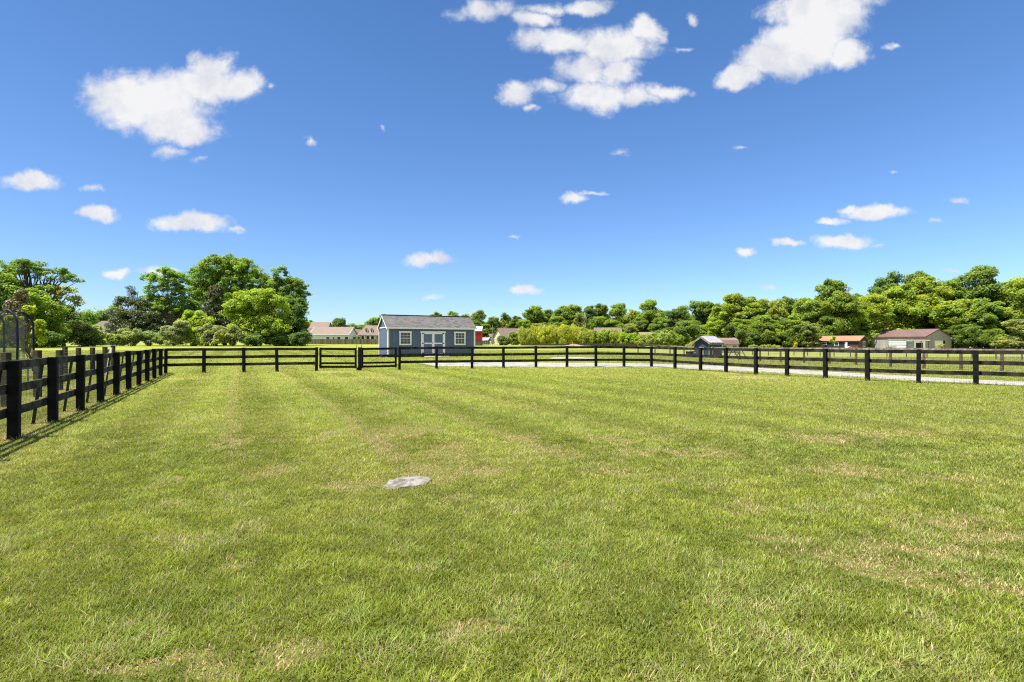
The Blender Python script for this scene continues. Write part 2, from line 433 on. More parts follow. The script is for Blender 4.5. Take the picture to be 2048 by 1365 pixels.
# ground: turf seen between and beyond the modelled blades
m, nt, out = new_mat('turf_ground')
N, L = nt.nodes, nt.links
_p = N.new('ShaderNodeBsdfPrincipled'); _p.inputs['Roughness'].default_value = 1; _p.inputs['Specular IOR Level'].default_value = .05
_tc = N.new('ShaderNodeTexCoord')


def _noise(sc, det=6, ro=.6, st=(1, 1, 1)):
    mp_ = N.new('ShaderNodeMapping'); mp_.inputs['Scale'].default_value = st; L.new(_tc.outputs['Object'], mp_.inputs[0])
    n_ = N.new('ShaderNodeTexNoise'); n_.inputs['Scale'].default_value = sc; n_.inputs['Detail'].default_value = det; n_.inputs['Roughness'].default_value = ro
    L.new(mp_.outputs[0], n_.inputs['Vector'])
    return n_.outputs['Fac']


def _ramp(fac, *els):
    r_ = N.new('ShaderNodeValToRGB')
    for i_, (p_, c_) in enumerate(els):
        e_ = r_.color_ramp.elements[i_] if i_ < 2 else r_.color_ramp.elements.new(p_)
        e_.position = p_; e_.color = (*c_, 1)
    L.new(fac, r_.inputs[0]); return r_.outputs[0]


def _mix(f, a, b, bt='MIX'):
    x_ = N.new('ShaderNodeMix'); x_.data_type = 'RGBA'; x_.blend_type = bt
    if isinstance(f, float): x_.inputs['Factor'].default_value = f
    else: L.new(f, x_.inputs['Factor'])
    L.new(a, x_.inputs['A'])
    if isinstance(b, tuple): x_.inputs['B'].default_value = (*b, 1)
    else: L.new(b, x_.inputs['B'])
    return x_.outputs['Result']


_patch = _ramp(_noise(.11, 7, .62), (.35, (.165, .205, .033)), (.5, (.215, .25, .042)), (.64, (.28, .28, .075)))
_fine = _ramp(_noise(7, 6, .75), (.3, (.55, .55, .55)), (.7, (1.35, 1.35, 1.35)))
_far = _mix(1.0, _patch, _fine, 'MULTIPLY')
_thatch = _ramp(_noise(30, 6, .7), (.35, (.05, .045, .018)), (.65, (.16, .14, .06)))
_sp = N.new('ShaderNodeSeparateXYZ'); L.new(_tc.outputs['Object'], _sp.inputs[0])
_mr = N.new('ShaderNodeMapRange'); L.new(_sp.outputs[1], _mr.inputs[0]); _mr.inputs[1].default_value = 8; _mr.inputs[2].default_value = 26
_rough = _ramp(_noise(.5, 6, .7, (.35, 1, 1)), (.40, (0, 0, 0)), (.62, (1, 1, 1)))
_sx = N.new('ShaderNodeMapRange'); L.new(_sp.outputs[0], _sx.inputs[0]); _sx.inputs[1].default_value = 14; _sx.inputs[2].default_value = 24
_fr = N.new('ShaderNodeMath'); _fr.operation = 'MULTIPLY'; L.new(_rough, _fr.inputs[0]); L.new(_sx.outputs[0], _fr.inputs[1])
_far2 = _mix(_fr.outputs[0], _far, (.20, .20, .075))
_near = _mix(.3, _mix(1.0, _far2, (.55, .60, .45), 'MULTIPLY'), _thatch)
_c = _mix(_mr.outputs[0], _near, _far2)
L.new(_c, _p.inputs['Base Color'])
_b = N.new('ShaderNodeBump'); _b.inputs['Distance'].default_value = .05; L.new(_noise(14, 5, .7), _b.inputs['Height']); L.new(_b.outputs[0], _p.inputs['Normal'])
L.new(_p.outputs[0], out.inputs[0])
M['ground'] = m


# ---------------------------------------------------------------- mesh helpers
def link(o, parent=None):
    COL.objects.link(o)
    if parent is not None: o.parent = parent
    return o


def tag(o, label=None, cat=None, group=None, kind=None):
    if label: o['label'] = label
    if cat: o['category'] = cat
    if group: o['group'] = group
    if kind: o['kind'] = kind
    return o


def thing(name, label, cat, loc=(0, 0, 0), rz=0.0, group=None):
    o = bpy.data.objects.new(name, None); o.empty_display_size = .3
    o.location = loc; o.rotation_euler = (0, 0, rz)
    link(o)
    return tag(o, label, cat, group)


class MB:
    def __init__(s): s.v = []; s.f = []

    def add(s, vs, fs):
        n = len(s.v); s.v += [tuple(v) for v in vs]; s.f += [tuple(i + n for i in f) for f in fs]

    def box(s, x0, x1, y0, y1, z0, z1):
        s.add([(x, y, z) for z in (z0, z1) for y in (y0, y1) for x in (x0, x1)],
              [(0, 2, 3, 1), (4, 5, 7, 6), (0, 1, 5, 4), (2, 6, 7, 3), (0, 4, 6, 2), (1, 3, 7, 5)])
        return s

    def bar(s, p0, p1, w, h, up=(0, 0, 1)):
        p0, p1 = Vector(p0), Vector(p1)
        d = (p1 - p0).normalized(); upv = Vector(up)
        if abs(d.dot(upv)) > .98: upv = Vector((0, 1, 0))
        a = d.cross(upv).normalized() * (w / 2); b = a.cross(d).normalized() * (h / 2)
        vs = [p + sa * a + sb * b for p in (p0, p1) for sb in (-1, 1) for sa in (-1, 1)]
        s.add(vs, [(0, 2, 3, 1), (4, 5, 7, 6), (0, 1, 5, 4), (2, 6, 7, 3), (0, 4, 6, 2), (1, 3, 7, 5)])
        return s

    def tube(s, pts, radii, n=8, cap=True):
        pts = [Vector(p) for p in pts]; base = len(s.v); prev = None
        for i, p in enumerate(pts):
            d = (pts[min(i + 1, len(pts) - 1)] - pts[max(i - 1, 0)]).normalized()
            a = d.cross(Vector((0, 0, 1)) if abs(d.z) < .95 else Vector((0, 1, 0))).normalized()
            if prev is not None:
                a = (prev - d * prev.dot(d)).normalized()
            prev = a; b = d.cross(a)
            r = radii[i] if hasattr(radii, '__len__') else radii
            for k in range(n):
                t = 2 * math.pi * k / n
                s.v.append(tuple(p + a * (math.cos(t) * r) + b * (math.sin(t) * r)))
        for i in range(len(pts) - 1):
            for k in range(n):
                k2 = (k + 1) % n
                s.f.append((base + i * n + k, base + i * n + k2, base + (i + 1) * n + k2, base + (i + 1) * n + k))
        if cap:
            s.f.append(tuple(base + k for k in range(n))[::-1])
            s.f.append(tuple(base + (len(pts) - 1) * n + k for k in range(n)))
        return s

    def prism(s, poly, axis, a0, a1):
        """extrude a 2D polygon along an axis (0=x: poly is (y,z); 1=y: poly is (x,z); 2=z: poly is (x,y))"""
        n = len(poly)
        def mk(p, a): return (a, p[0], p[1]) if axis == 0 else ((p[0], a, p[1]) if axis == 1 else (p[0], p[1], a))
        s.add([mk(p, a0) for p in poly] + [mk(p, a1) for p in poly],
              [tuple(range(n)), tuple(range(2 * n - 1, n - 1, -1))] + [(i, i + n, (i + 1) % n + n, (i + 1) % n) for i in range(n)])
        return s

    def build(s, name, material, parent=None, bevel=0, smooth=False, label=None, loc=None):
        me = bpy.data.meshes.new(name); me.from_pydata(s.v, [], s.f)
        me.materials.append(material); me.update()
        if smooth: me.polygons.foreach_set('use_smooth', [True] * len(me.polygons))
        o = bpy.data.objects.new(name, me); link(o, parent)
        if loc is not None: o.location = loc
        if bevel:
            b = o.modifiers.new('bevel', 'BEVEL'); b.width = bevel; b.segments = 2; b.limit_method = 'ANGLE'
        if label: o['label'] = label
        return o


def np_mesh(name, verts, faces, material, parent=None, cols=None, k=4):
    """fast mesh from arrays: faces all of k corners"""
    me = bpy.data.meshes.new(name)
    nv, nf = len(verts), len(faces)
    me.vertices.add(nv); me.vertices.foreach_set('co', np.ascontiguousarray(verts, dtype=np.float32).ravel())
    me.loops.add(nf * k); me.loops.foreach_set('vertex_index', np.ascontiguousarray(faces, dtype=np.int32).ravel())
    me.polygons.add(nf)
    me.polygons.foreach_set('loop_start', np.arange(0, nf * k, k, dtype=np.int32))
    me.polygons.foreach_set('loop_total', np.full(nf, k, dtype=np.int32))
    me.update(calc_edges=True)
    if cols is not None:
        a = me.color_attributes.new('Col', 'FLOAT_COLOR', 'POINT')
        c4 = np.ones((nv, 4), dtype=np.float32); c4[:, :3] = cols
        a.data.foreach_set('color', c4.ravel())
    me.materials.append(material)
    o = bpy.data.objects.new(name, me); link(o, parent)
    return o


# ---------------------------------------------------------------- ground and gravel
def axis_steps(a, b, fine, lo, hi, g=1.18):
    v = list(np.arange(a, b + 1e-6, fine)); s = fine; x = b
    while x < hi: s *= g; x += s; v.append(x)
    s = fine; x = a
    while x > lo: s *= g; x -= s; v.insert(0, x)
    return np.array(v)


gx = axis_steps(-34, 40, .8, -5000, 5000)
gy = axis_steps(-4, 62, .6, -300, 6000)
GX, GY = np.meshgrid(gx, gy)
GZ = terr(GX, GY)
gv = np.stack([GX.ravel(), GY.ravel(), GZ.ravel()], 1)
nx, ny = len(gx), len(gy)
ii = (np.arange(ny - 1)[:, None] * nx + np.arange(nx - 1)[None]).ravel()
gf = np.stack([ii, ii + 1, ii + nx + 1, ii + nx], 1)
ground = np_mesh('ground', gv, gf, M['ground'])
ground.data.polygons.foreach_set('use_smooth', [True] * len(ground.data.polygons))
tag(ground, kind='structure')

road_far = [(838, 725.5), (900, 724.5), (1000, 725), (1100, 726), (1200, 727), (1290, 727.5), (1400, 731), (1480, 735), (1600, 741), (1740, 749), (1837, 754), (1950, 760), (2048, 764.5), (2300, 777)]
road_near = [(838, 727), (870, 733.5), (1000, 734.5), (1100, 735), (1200, 735), (1290, 735.2), (1400, 739.5), (1480, 743.5), (1600, 749.5), (1740, 757.5), (1837, 762.5), (1950, 768.5), (2048, 773.5), (2300, 790)]
RF = [Vector((*ground_px(*p), 0)) for p in road_far]
RN = [Vector((*ground_px(*p), 0)) for p in road_near]


def resample(P, n):
    seg = [0]
    for a, b in zip(P, P[1:]): seg.append(seg[-1] + (b - a).length)
    o_ = []
    for i in range(n):
        s_ = seg[-1] * i / (n - 1)
        j = max(k for k in range(len(seg) - 1) if seg[k] <= s_ + 1e-9)
        o_.append(P[j].lerp(P[j + 1], (s_ - seg[j]) / (seg[j + 1] - seg[j])))
    return o_


nR, nC = 160, 7
A_, B_ = resample(RF, nR), resample(RN, nR)
vs, fs = [], []
for i in range(nR):
    wob_ = .12 * (float(fbm(np.array(i * .31), np.array(2.0), 3)) - .5)
    for j in range(nC):
        p = A_[i].lerp(B_[i], j / (nC - 1))
        if j in (0, nC - 1): p = p + Vector((0, wob_ * 2, 0))
        vs.append((p.x, p.y, T(p.x, p.y) + (0.035 if 0 < j < nC - 1 else -0.02)))
for i in range(nR - 1):
    for j in range(nC - 1):
        a = i * nC + j; fs.append((a, a + nC, a + nC + 1, a + 1))
rd = MB(); rd.add(vs, fs)
o = rd.build('gravel_road', M['gravel'], smooth=True); tag(o, kind='structure')
ROAD = [(p.x, p.y) for p in A_] + [(p.x, p.y) for p in reversed(B_)]
# the small gravel pad beyond the drive
PADP = [ground_px(*p) for p in [(1095, 717), (1150, 716), (1200, 718.5), (1215, 720.5), (1170, 721), (1110, 720)]]
vs = [(x, y, T(x, y) - .01) for x, y in PADP]; cx_ = sum(v[0] for v in vs) / 6; cy_ = sum(v[1] for v in vs) / 6
pm = MB(); inner = [(cx_ + (x - cx_) * .85, cy_ + (y - cy_) * .85, T(x, y) + .05) for x, y, _ in vs]
pm.add(vs + inner + [(cx_, cy_, T(cx_, cy_) + .05)], [(i, (i + 1) % 6, (i + 1) % 6 + 6, i + 6) for i in range(6)] + [(i + 6, (i + 1) % 6 + 6, 12) for i in range(6)])
o = pm.build('gravel_path', M['gravel']); tag(o, kind='structure')


def in_poly(px_, py_, poly):
    inside = np.zeros(len(px_), bool)
    n = len(poly); j = n - 1
    for i in range(n):
        xi, yi = poly[i]; xj, yj = poly[j]
        c = ((yi > py_) != (yj > py_)) & (px_ < (xj - xi) * (py_ - yi) / (yj - yi + 1e-12) + xi)
        inside ^= c; j = i
    return inside


# ---------------------------------------------------------------- black board fences
RAILS = ((1.225, .14), (.825, .15), (.435, .15))
rng = random.Random(4)


def board_fence(label, posts, out_sign, mesh=True, props=False, mesh_mat='wire_black', first_post=True, last_post=True, post_w=.145, top=1.30):
    """posts: list of (x, y); rails nailed on the outer side (out_sign * left normal)"""
    b0 = Vector((*posts[0], 0)); root = thing('board_fence', label, 'fence', (b0.x, b0.y, T(*posts[0])))
    o0 = Vector(root.location)
    P = [Vector((x, y, T(x, y))) - o0 for x, y in posts]
    for i, p in enumerate(P):
        if (i == 0 and not first_post) or (i == len(P) - 1 and not last_post): continue
        q = P[min(i + 1, len(P) - 1)] - P[max(i - 1, 0)]; ang = math.atan2(q.y, q.x)
        mb = MB(); h = top + .015 * rng.uniform(-1, 1.5); w = post_w / 2
        mb.box(-w, w, -w, w, -.15, h)
        o = mb.build('post', M['fence'], root, bevel=.008); o.location = p
        o.rotation_euler = (R(rng.uniform(-.8, .8)), R(rng.uniform(-.8, .8)), ang)
    wires = MB()
    for i in range(len(P) - 1):
        a, b = P[i], P[i + 1]; d = (b - a).normalized(); nrm = Vector((-d.y, d.x, 0)).normalized() * out_sign
        off = nrm * (post_w / 2 + .021)
        for zc, hh in RAILS:
            mb = MB(); j0, j1 = rng.uniform(-.008, .008), rng.uniform(-.008, .008)
            pa, pb = a + off + Vector((0, 0, zc + j0)), b + off + Vector((0, 0, zc + j1))
            e = d * .004; mid = (pa + pb) / 2 + Vector((0, 0, rng.uniform(-.008, .002)))
            mb.bar(pa + e, mid, .038, hh); mb.bar(mid, pb - e, .038, hh)
            mb.build('rail', M['left_rail' if props else 'fence_rail'], root)
        if mesh:
            off2 = nrm * (post_w / 2 + .046); ln = (b - a).length; nn = int(ln / .0508)
            for k in range(nn):
                p = a.lerp(b, (k + .5) / nn) + off2
                wires.tube([p + Vector((0, 0, .03)), p + Vector((0, 0, 1.25))], .0016, 3, cap=False)
            for k in range(13):
                z = .05 + k * .1
                wires.tube([a + off2 + Vector((0, 0, z)), b + off2 + Vector((0, 0, z))], .0016, 3, cap=False)
        if props:
            pr = MB(); c = a.lerp(b, .06) + nrm * .12; t_ = a.lerp(b, .04) + nrm * (post_w / 2 + .065)
            pr.bar(c + nrm * .16 - Vector((0, 0, .1)), t_ + Vector((0, 0, 1.2)), .09, .035, up=nrm)
            pr.build('prop', M['fence'], root, bevel=.004)
    if mesh: wires.build('wire_mesh', M[mesh_mat], root)
    return root


C0 = Vector((-17.87, 26.42)); Pn = Vector((-8.26, 8.49)); C1 = Vector((8.90, 32.76))
dl = (Pn - C0).normalized(); sp = (Pn - C0).length / 10
left_posts = [tuple(C0 + dl * sp * i) for i in range(15)]
board_fence('black three-rail board fence along the left side of the lawn', left_posts, -1, props=True)


def on_rear(px_):
    k = (px_ - 1024) / F; d = (C1 - C0).normalized()
    t = (k * C0.y - C0.x) / (d.x - k * d.y)
    return tuple(C0 + d * t)


rear_l = [on_rear(p) for p in (331, 408, 488, 554, 633)]
board_fence('short black board fence at the back left, between the lawn corner and the double gate', rear_l, 1, first_post=False)
rear_r = [on_rear(p) for p in (799, 873, 944, 1007, 1072, 1134, 1192, 1248, 1303)]
board_fence('black board fence across the back of the lawn, before the blue shed', rear_r, 1)
rp = [(1303, 735), (1350, 738.5), (1401, 742), (1452, 746), (1512, 750), (1574, 753.5), (1651, 758), (1735, 763), (1837, 767.2), (1952, 771)]
right_posts = [rear_r[-1]] + [ground_px(*p) for p in rp[1:]]
dv = Vector(right_posts[-1]) - Vector(right_posts[-3]); dv = dv.normalized() * 2.1
for i in range(5): right_posts.append(tuple(Vector(right_posts[-1]) + dv))
board_fence('black board fence along the right side of the lawn beside the gravel drive', right_posts, 1, first_post=False)


def gate_leaf(label, pa, pb, hinge_left, sag):
    pa, pb = Vector((*pa, T(*pa))), Vector((*pb, T(*pb)))
    root = thing('gate', label, 'gate', pa, 0)
    d = (pb - pa); L_ = d.length; dn = d.normalized(); root.rotation_euler = (0, 0, math.atan2(d.y, d.x))
    a, b = .12, L_ - .12
    for zc, hh in ((1.225, .13), (.83, .13), (.44, .11), (.235, .12)):
        r_ = MB(); s0, s1 = (0, sag) if hinge_left else (sag, 0)
        r_.bar((a + .118, .0, zc + s0), (b - .118, .0, zc + s1), .04, hh); r_.build('rail', M['fence'], root)
    for x, s_ in ((a + .058, 0 if hinge_left else sag), (b - .058, sag if hinge_left else 0)):
        MB().box(x - .058, x + .058, -.026, .026, .16 + s_, 1.3 + s_).build('stile', M['fence'], root, bevel=.006)
    c = MB()
    if hinge_left: c.tube([(a + .15, -.035, 1.24), (b - .1, -.035, .24)], .009, 6)
    else: c.tube([(b - .15, -.035, 1.24), (a + .1, -.035, .24)], .009, 6)
    c.build('brace_cable', M['wire_black'], root)
    x = b - .02 if hinge_left else a + .02
    dr = MB(); dr.tube([(x, -.05, -.04), (x, -.05, 1.42)], .012, 8); dr.tube([(x, -.05, 1.42), (x + .05, -.05, 1.45)], .012, 8)
    dr.build('drop_rod', M['black_iron'], root)
    h = MB(); hx = a if hinge_left else b
    for z in (1.2, .3): h.box(hx - .03, hx + .10, -.05, -.028, z - .02, z + .02)
    h.build('hinge', M['black_iron'], root)
    w_ = MB(); n_ = int(L_ / .0508)
    for k in range(3, n_ - 2): w_.tube([(k * .0508, .035, .2), (k * .0508, .035, 1.26)], .0016, 3, cap=False)
    for k in range(11): w_.tube([(a, .035, .2 + k * .1), (b, .035, .2 + k * .1)], .0016, 3, cap=False)
    w_.build('wire_mesh', M['wire_black'], root)


gm = on_rear(718)
gate_leaf('left leaf of the black double farm gate, hung from the post nearer the trees', on_rear(634), gm, True, -.02)
gate_leaf('right leaf of the black double farm gate, hung in front of the shed corner', gm, on_rear(798), False, -.02)
gp = thing('gate_post', 'black stop post standing between the two gate leaves', 'gate post', (gm[0], gm[1] + .16, T(*gm)))
MB().box(-.085, .085, -.085, .085, -.1, 1.3).build('post', M['fence'], gp, bevel=.008)
MB().box(-.14, .14, -.12, -.088, .03, .16).build('stop_block', M['fence'], gp)

# ---------------------------------------------------------------- brown field fences on the right
bp = [(1276, 706), (1310, 708), (1340, 709.5), (1368, 712), (1396, 714), (1426, 716), (1452, 718.5), (1479, 721), (1520, 723.5), (1561, 724.8), (1608, 726.8), (1659, 728.8), (1712, 731), (1781, 734.8), (1848, 737.5), (1922, 740.5), (2004, 743.5)]
pts = [ground_px(*p) for p in bp]
d2 = (Vector(pts[-1]) - Vector(pts[-4])) / 3
pts += [tuple(Vector(pts[-1]) + d2 * (i + 1)) for i in range(3)]
root = thing('field_fence', 'weathered wooden field fence with pale top rail and brown posts beyond the gravel drive', 'fence', (*pts[0], T(*pts[0])))
o0 = Vector(root.location); P = [Vector((x, y, T(x, y))) - o0 for x, y in pts]
for i, p in enumerate(P):
    MB().tube([(0, 0, -.1), (0, 0, 1.22 + rng.uniform(-.02, .06))], [.085, .075], 9).build('post', M['brown_post'], root, loc=p)
w_ = MB()
for i in range(len(P) - 1):
    a, b = P[i], P[i + 1]
    mb = MB(); z0, z1 = 1.16 + rng.uniform(-.015, .015), 1.16 + rng.uniform(-.015, .015)
    d = (b - a).normalized(); nrm = Vector((d.y, -d.x, 0)) * -.105
    if nrm.y > 0: nrm = -nrm
    mb.bar(a + nrm + Vector((0, 0, z0)), b + nrm + Vector((0, 0, z1)), .04, .13); mb.build('rail', M['weathered'], root)
    for k in range(9):
        z = .08 + k * .125; w_.tube([a + nrm * .9 + Vector((0, 0, z)), b + nrm * .9 + Vector((0, 0, z))], .003, 3, cap=False)
    n_ = int((b - a).length / .15)
    for k in range(n_):
        p = a.lerp(b, k / n_) + nrm * .9; w_.tube([p + Vector((0, 0, .08)), p + Vector((0, 0, 1.08))], .002, 3, cap=False)
w_.build('wire_mesh', M['wire'], root)

fp = [(1470, 711), (1505, 711), (1537, 712), (1562, 712), (1588, 711.5), (1615, 712.5), (1640, 713), (1668, 713.5), (1701, 714), (1737, 714.5), (1774, 715), (1813, 716), (1854, 717), (1896, 718), (1944, 718.7), (1992, 720), (2044, 720.7), (2100, 722)]
pts = [ground_px(*p) for p in fp]
root = thing('wire_fence', 'thin low wire fence on slim posts crossing the far part of the right field', 'fence', (*pts[0], T(*pts[0])))
o0 = Vector(root.location); P = [Vector((x, y, T(x, y))) - o0 for x, y in pts]; w_ = MB()
for i, p in enumerate(P):
    MB().tube([(0, 0, -.1), (rng.uniform(-.04, .04), 0, 1.22)], [.06, .05], 7).build('post', M['brown_post'], root, loc=p)
for a, b in zip(P, P[1:]):
    for z in (.3, .6, .9, 1.12): w_.tube([a + Vector((0, -.06, z)), b + Vector((0, -.06, z))], .008, 3, cap=False)
w_.build('wire', M['wire'], root)

# grey garden fence on the left
gl = [(-60, 838), (12, 815), (75, 795), (119, 781)]
pts = [ground_px(*p) for p in gl]
root = thing('garden_fence', 'weathered post and wire garden fence just outside the black fence, left edge', 'fence', (*pts[0], T(*pts[0])))
o0 = Vector(root.location); P = [Vector((x, y, T(x, y))) - o0 for x, y in pts]; w_ = MB()
HH = [1.34, 1.36, 1.38, 1.35]
for p, h in zip(P, HH):
    MB().box(-.075, .075, -.07, .07, -.1, h).build('post', M['dark_post'], root, bevel=.008, loc=p)
for a, b in zip(P, P[1:]):
    n_ = int((b - a).length / .08)
    for k in range(n_):
        p = a.lerp(b, k / n_); w_.tube([p + Vector((.09, 0, .03)), p + Vector((.09, 0, 1.18))], .0016, 3, cap=False)
    for k in range(10): w_.tube([a + Vector((.09, 0, .06 + k * .124)), b + Vector((.09, 0, .06 + k * .124))], .0018, 3, cap=False)
w_.build('wire_mesh', M['wire'], root)

bl = [(130, 750), (157, 750), (185, 749), (210, 748), (226, 742)]
pts = [ground_px(*p) for p in bl]
root = thing('paddock_fence', 'row of grey-brown posts and wire behind the garden fence, facing the left field', 'fence', (*pts[0], T(*pts[0])))
o0 = Vector(root.location); P = [Vector((x, y, T(x, y))) - o0 for x, y in pts]; w_ = MB()
for i, p in enumerate(P):
    MB().box(-.085, .085, -.07, .07, -.1, (1.36, 1.33, 1.34, 1.36, 1.4)[i]).build('post', M['dark_post'], root, bevel=.008, loc=p)
for a, b in zip(P, P[1:]):
    n_ = int((b - a).length / .1)
    for k in range(n_ + 1):
        p = a.lerp(b, k / max(n_, 1)); w_.tube([p + Vector((0, -.08, .05)), p + Vector((0, -.08, 1.22))], .002, 3, cap=False)
    for k in range(10): w_.tube([a + Vector((0, -.08, .06 + k * .128)), b + Vector((0, -.08, .06 + k * .128))], .0022, 3, cap=False)
w_.build('wire_mesh', M['wire'], root)
MB().bar(P[2] + Vector((0, -.12, .55)), P[4] + Vector((0, -.12, 1.22)), .04, .1).build('brace', M['dark_post'], root)
x, y = ground_px(217, 752)
wp = MB(); wp.bar((-.1, 0, -.05), (.12, 0, 1.33), .1, .04, up=(0, 1, 0))
o = wp.build('leaning_board', M['white_trim'], loc=(x, y, T(x, y))); tag(o, 'white painted board leaning between the grey posts near the fence corner', 'board')

# ---------------------------------------------------------------- blue shed
TH = R(27)
SX, SY = -9.72, 40.0
gz = .42
shed = thing('garden_shed', 'blue-grey board shed with white trim, double doors and shingle gable roof', 'shed', (SX, SY, 0), TH)
SL, SW, Z0, ZE, ZR = 7.4, 3.05, .60, 2.80, 3.74
wm = MB()
wm.add([(0, 0, Z0), (SL, 0, Z0), (SL, SW, Z0), (0, SW, Z0), (0, 0, ZE), (SL, 0, ZE), (SL, SW, ZE), (0, SW, ZE), (0, SW / 2, ZR), (SL, SW / 2, ZR)],
       [(0, 1, 5, 4), (1, 2, 6, 9, 5), (2, 3, 7, 6), (3, 0, 4, 8, 7), (0, 3, 2, 1), (4, 5, 9, 8), (7, 8, 9, 6)])
wm.build('wall', M['blue_siding'], shed)
OH = .17; sl_ = (ZR - ZE) / (SW / 2)
for s_ in (0, 1):
    y_e = -OH if s_ == 0 else SW + OH; ze = ZE - OH * sl_
    rf = MB()
    a0 = (-.12, y_e, ze + .03); a1 = (SL + .12, y_e, ze + .03); b0_ = (-.12, SW / 2, ZR + .03); b1_ = (SL + .12, SW / 2, ZR + .03)
    up = Vector((0, 0, .05))
    vs = [Vector(a0), Vector(a1), Vector(b1_), Vector(b0_)]; vs = vs + [v + up for v in vs]
    rf.add(vs, [(0, 3, 2, 1), (4, 5, 6, 7), (0, 1, 5, 4), (1, 2, 6, 5), (3, 0, 4, 7), (2, 3, 7, 6)])
    rf.build('roof', M['shed_roof'], shed)
MB().bar((-.13, SW / 2, ZR + .095), (SL + .13, SW / 2, ZR + .095), .2, .03).build('ridge_cap', M['shed_roof'], shed)
tr = MB()
tr.box(-.1, SL + .1, -.215, -.175, 2.66, 2.775)
for x in (-.125, SL + .125):
    s_ = .015 if x < 0 else -.015
    for y_e, sg in ((-OH - .04, 1), (SW + OH + .04, -1)):
        tr.bar((x + s_, y_e, ZE - (OH + .04) * sl_ - .02), (x + s_, SW / 2 - sg * .0, ZR - .03), .03, .1)
tr.build('fascia', M['white_trim'], shed)
cb = MB()
for (x, y) in ((-.012, -.012), (SL - .115, -.012), (-.012, SW - .115), (SL - .115, SW - .115)):
    cb.box(x, x + .127, y, y + .127, Z0 - .02, ZE - .03)
cb.build('corner_trim', M['white_trim'], shed)
MB().box(-.03, -.002, .118, SW - .118, ZE - .06, ZE + .02).build('gable_trim', M['white_trim'], shed)
MB().box(-.035, -.003, SW / 2 - .15, SW / 2 + .15, 3.12, 3.4).build('gable_vent', M['blue_door'], shed)
MB().box(.02, SL - .02, -.01, .0 - .002, Z0 - .02, Z0 + .03).build('base_trim', M['blue_door'], shed)
sk = MB()
for y in (.1, 1.05, 1.95, 2.85): sk.box(.05, SL - .05, y - .07, y + .07, gz - .04, Z0 - .002)
sk.build('skid', M['skid'], shed)


def shed_window(x0, x1, z0, z1):
    w = MB(); t = .11
    w.box(x0, x0 + t, -.04, -.002, z0 + t, z1 - t); w.box(x1 - t, x1, -.04, -.002, z0 + t, z1 - t)
    w.box(x0 - .03, x1 + .03, -.05, -.002, z1 - t, z1 + .01); w.box(x0, x1, -.045, -.002, z0, z0 + t)
    wo_ = w.build('window', M['white_trim'], shed, bevel=.004)
    MB().box(x0 + t, x1 - t, -.018, -.006, z0 + t, z1 - t).build('pane', M['glass'], wo_)
    g = MB(); a, b, c, d = x0 + t, x1 - t, z0 + t, z1 - t; mz = (c + d) / 2
    g.box(a, b, -.034, -.019, mz - .02, mz + .02)
    for k in (1, 2): xx = a + (b - a) * k / 3; g.box(xx - .008, xx + .008, -.028, -.0185, c, d)
    for zz in ((c + mz) / 2, (mz + d) / 2): g.box(a, b, -.0275, -.0187, zz - .008, zz + .008)
    g.build('muntin', M['white_trim'], wo_)


shed_window(.92, 1.9, 1.37, 2.47)
shed_window(5.53, 6.52, 1.37, 2.47)
x0, x1, zt = 2.69, 4.72, 2.47
df = MB()
df.box(x0, x0 + .1, -.04, -.002, Z0, zt - .1); df.box(x1 - .1, x1, -.04, -.002, Z0, zt - .1); df.box(x0 - .05, x1 + .05, -.05, -.002, zt - .1, zt + .02)
df.build('door_frame', M['white_trim'], shed, bevel=.004)
mxm = (x0 + x1) / 2
for a, b, hs in ((x0 + .11, mxm - .005, 1), (mxm + .005, x1 - .11, -1)):
    dr = MB().box(a, b, -.03, -.004, Z0 + .02, zt - .11).build('door', M['blue_door'], shed)
    s = MB()
    s.box(a, a + .09, -.045, -.031, Z0 + .02, zt - .2); s.box(b - .09, b, -.045, -.031, Z0 + .02, zt - .2)
    s.box(a, b, -.045, -.031, zt - .2, zt - .115); s.box(a + .09, b - .09, -.045, -.031, 1.47, 1.56); s.box(a + .09, b - .09, -.045, -.031, Z0 + .02, Z0 + .1)
    s.build('door_trim', M['white_trim'], dr)
    hx = a - .03 if hs == 1 else b + .03
    h = MB()
    for z in (zt - .16, 1.515, Z0 + .12):
        h.add([(hx, -.052, z - .05), (hx, -.052, z + .05), (hx + hs * .2, -.052, z + .012), (hx + hs * .2, -.052, z - .012), (hx, -.046, z - .05), (hx, -.046, z + .05), (hx + hs * .2, -.046, z + .012), (hx + hs * .2, -.046, z - .012)],
              [(0, 1, 2, 3), (7, 6, 5, 4), (0, 4, 5, 1), (1, 5, 6, 2), (2, 6, 7, 3), (3, 7, 4, 0)])
    h.build('hinge', M['black_iron'], dr)
    if hs == 1:
        MB().box(b - .06, b - .03, -.075, -.046, 1.49, 1.6).build('handle', M['black_iron'], dr)
rp_ = MB()
rp_.add([(x0 + .05, -.05, Z0 - .02), (x1 - .05, -.05, Z0 - .02), (x1 - .15, -1.45, gz - .02), (x0 - .05, -1.45, gz - .02),
         (x0 + .05, -.05, Z0 + .03), (x1 - .05, -.05, Z0 + .03), (x1 - .15, -1.45, gz + .06), (x0 - .05, -1.45, gz + .06)],
        [(0, 1, 2, 3), (7, 6, 5, 4), (0, 4, 5, 1), (1, 5, 6, 2), (2, 6, 7, 3), (3, 7, 4, 0)])
rp_.build('ramp', M['ramp'], shed)
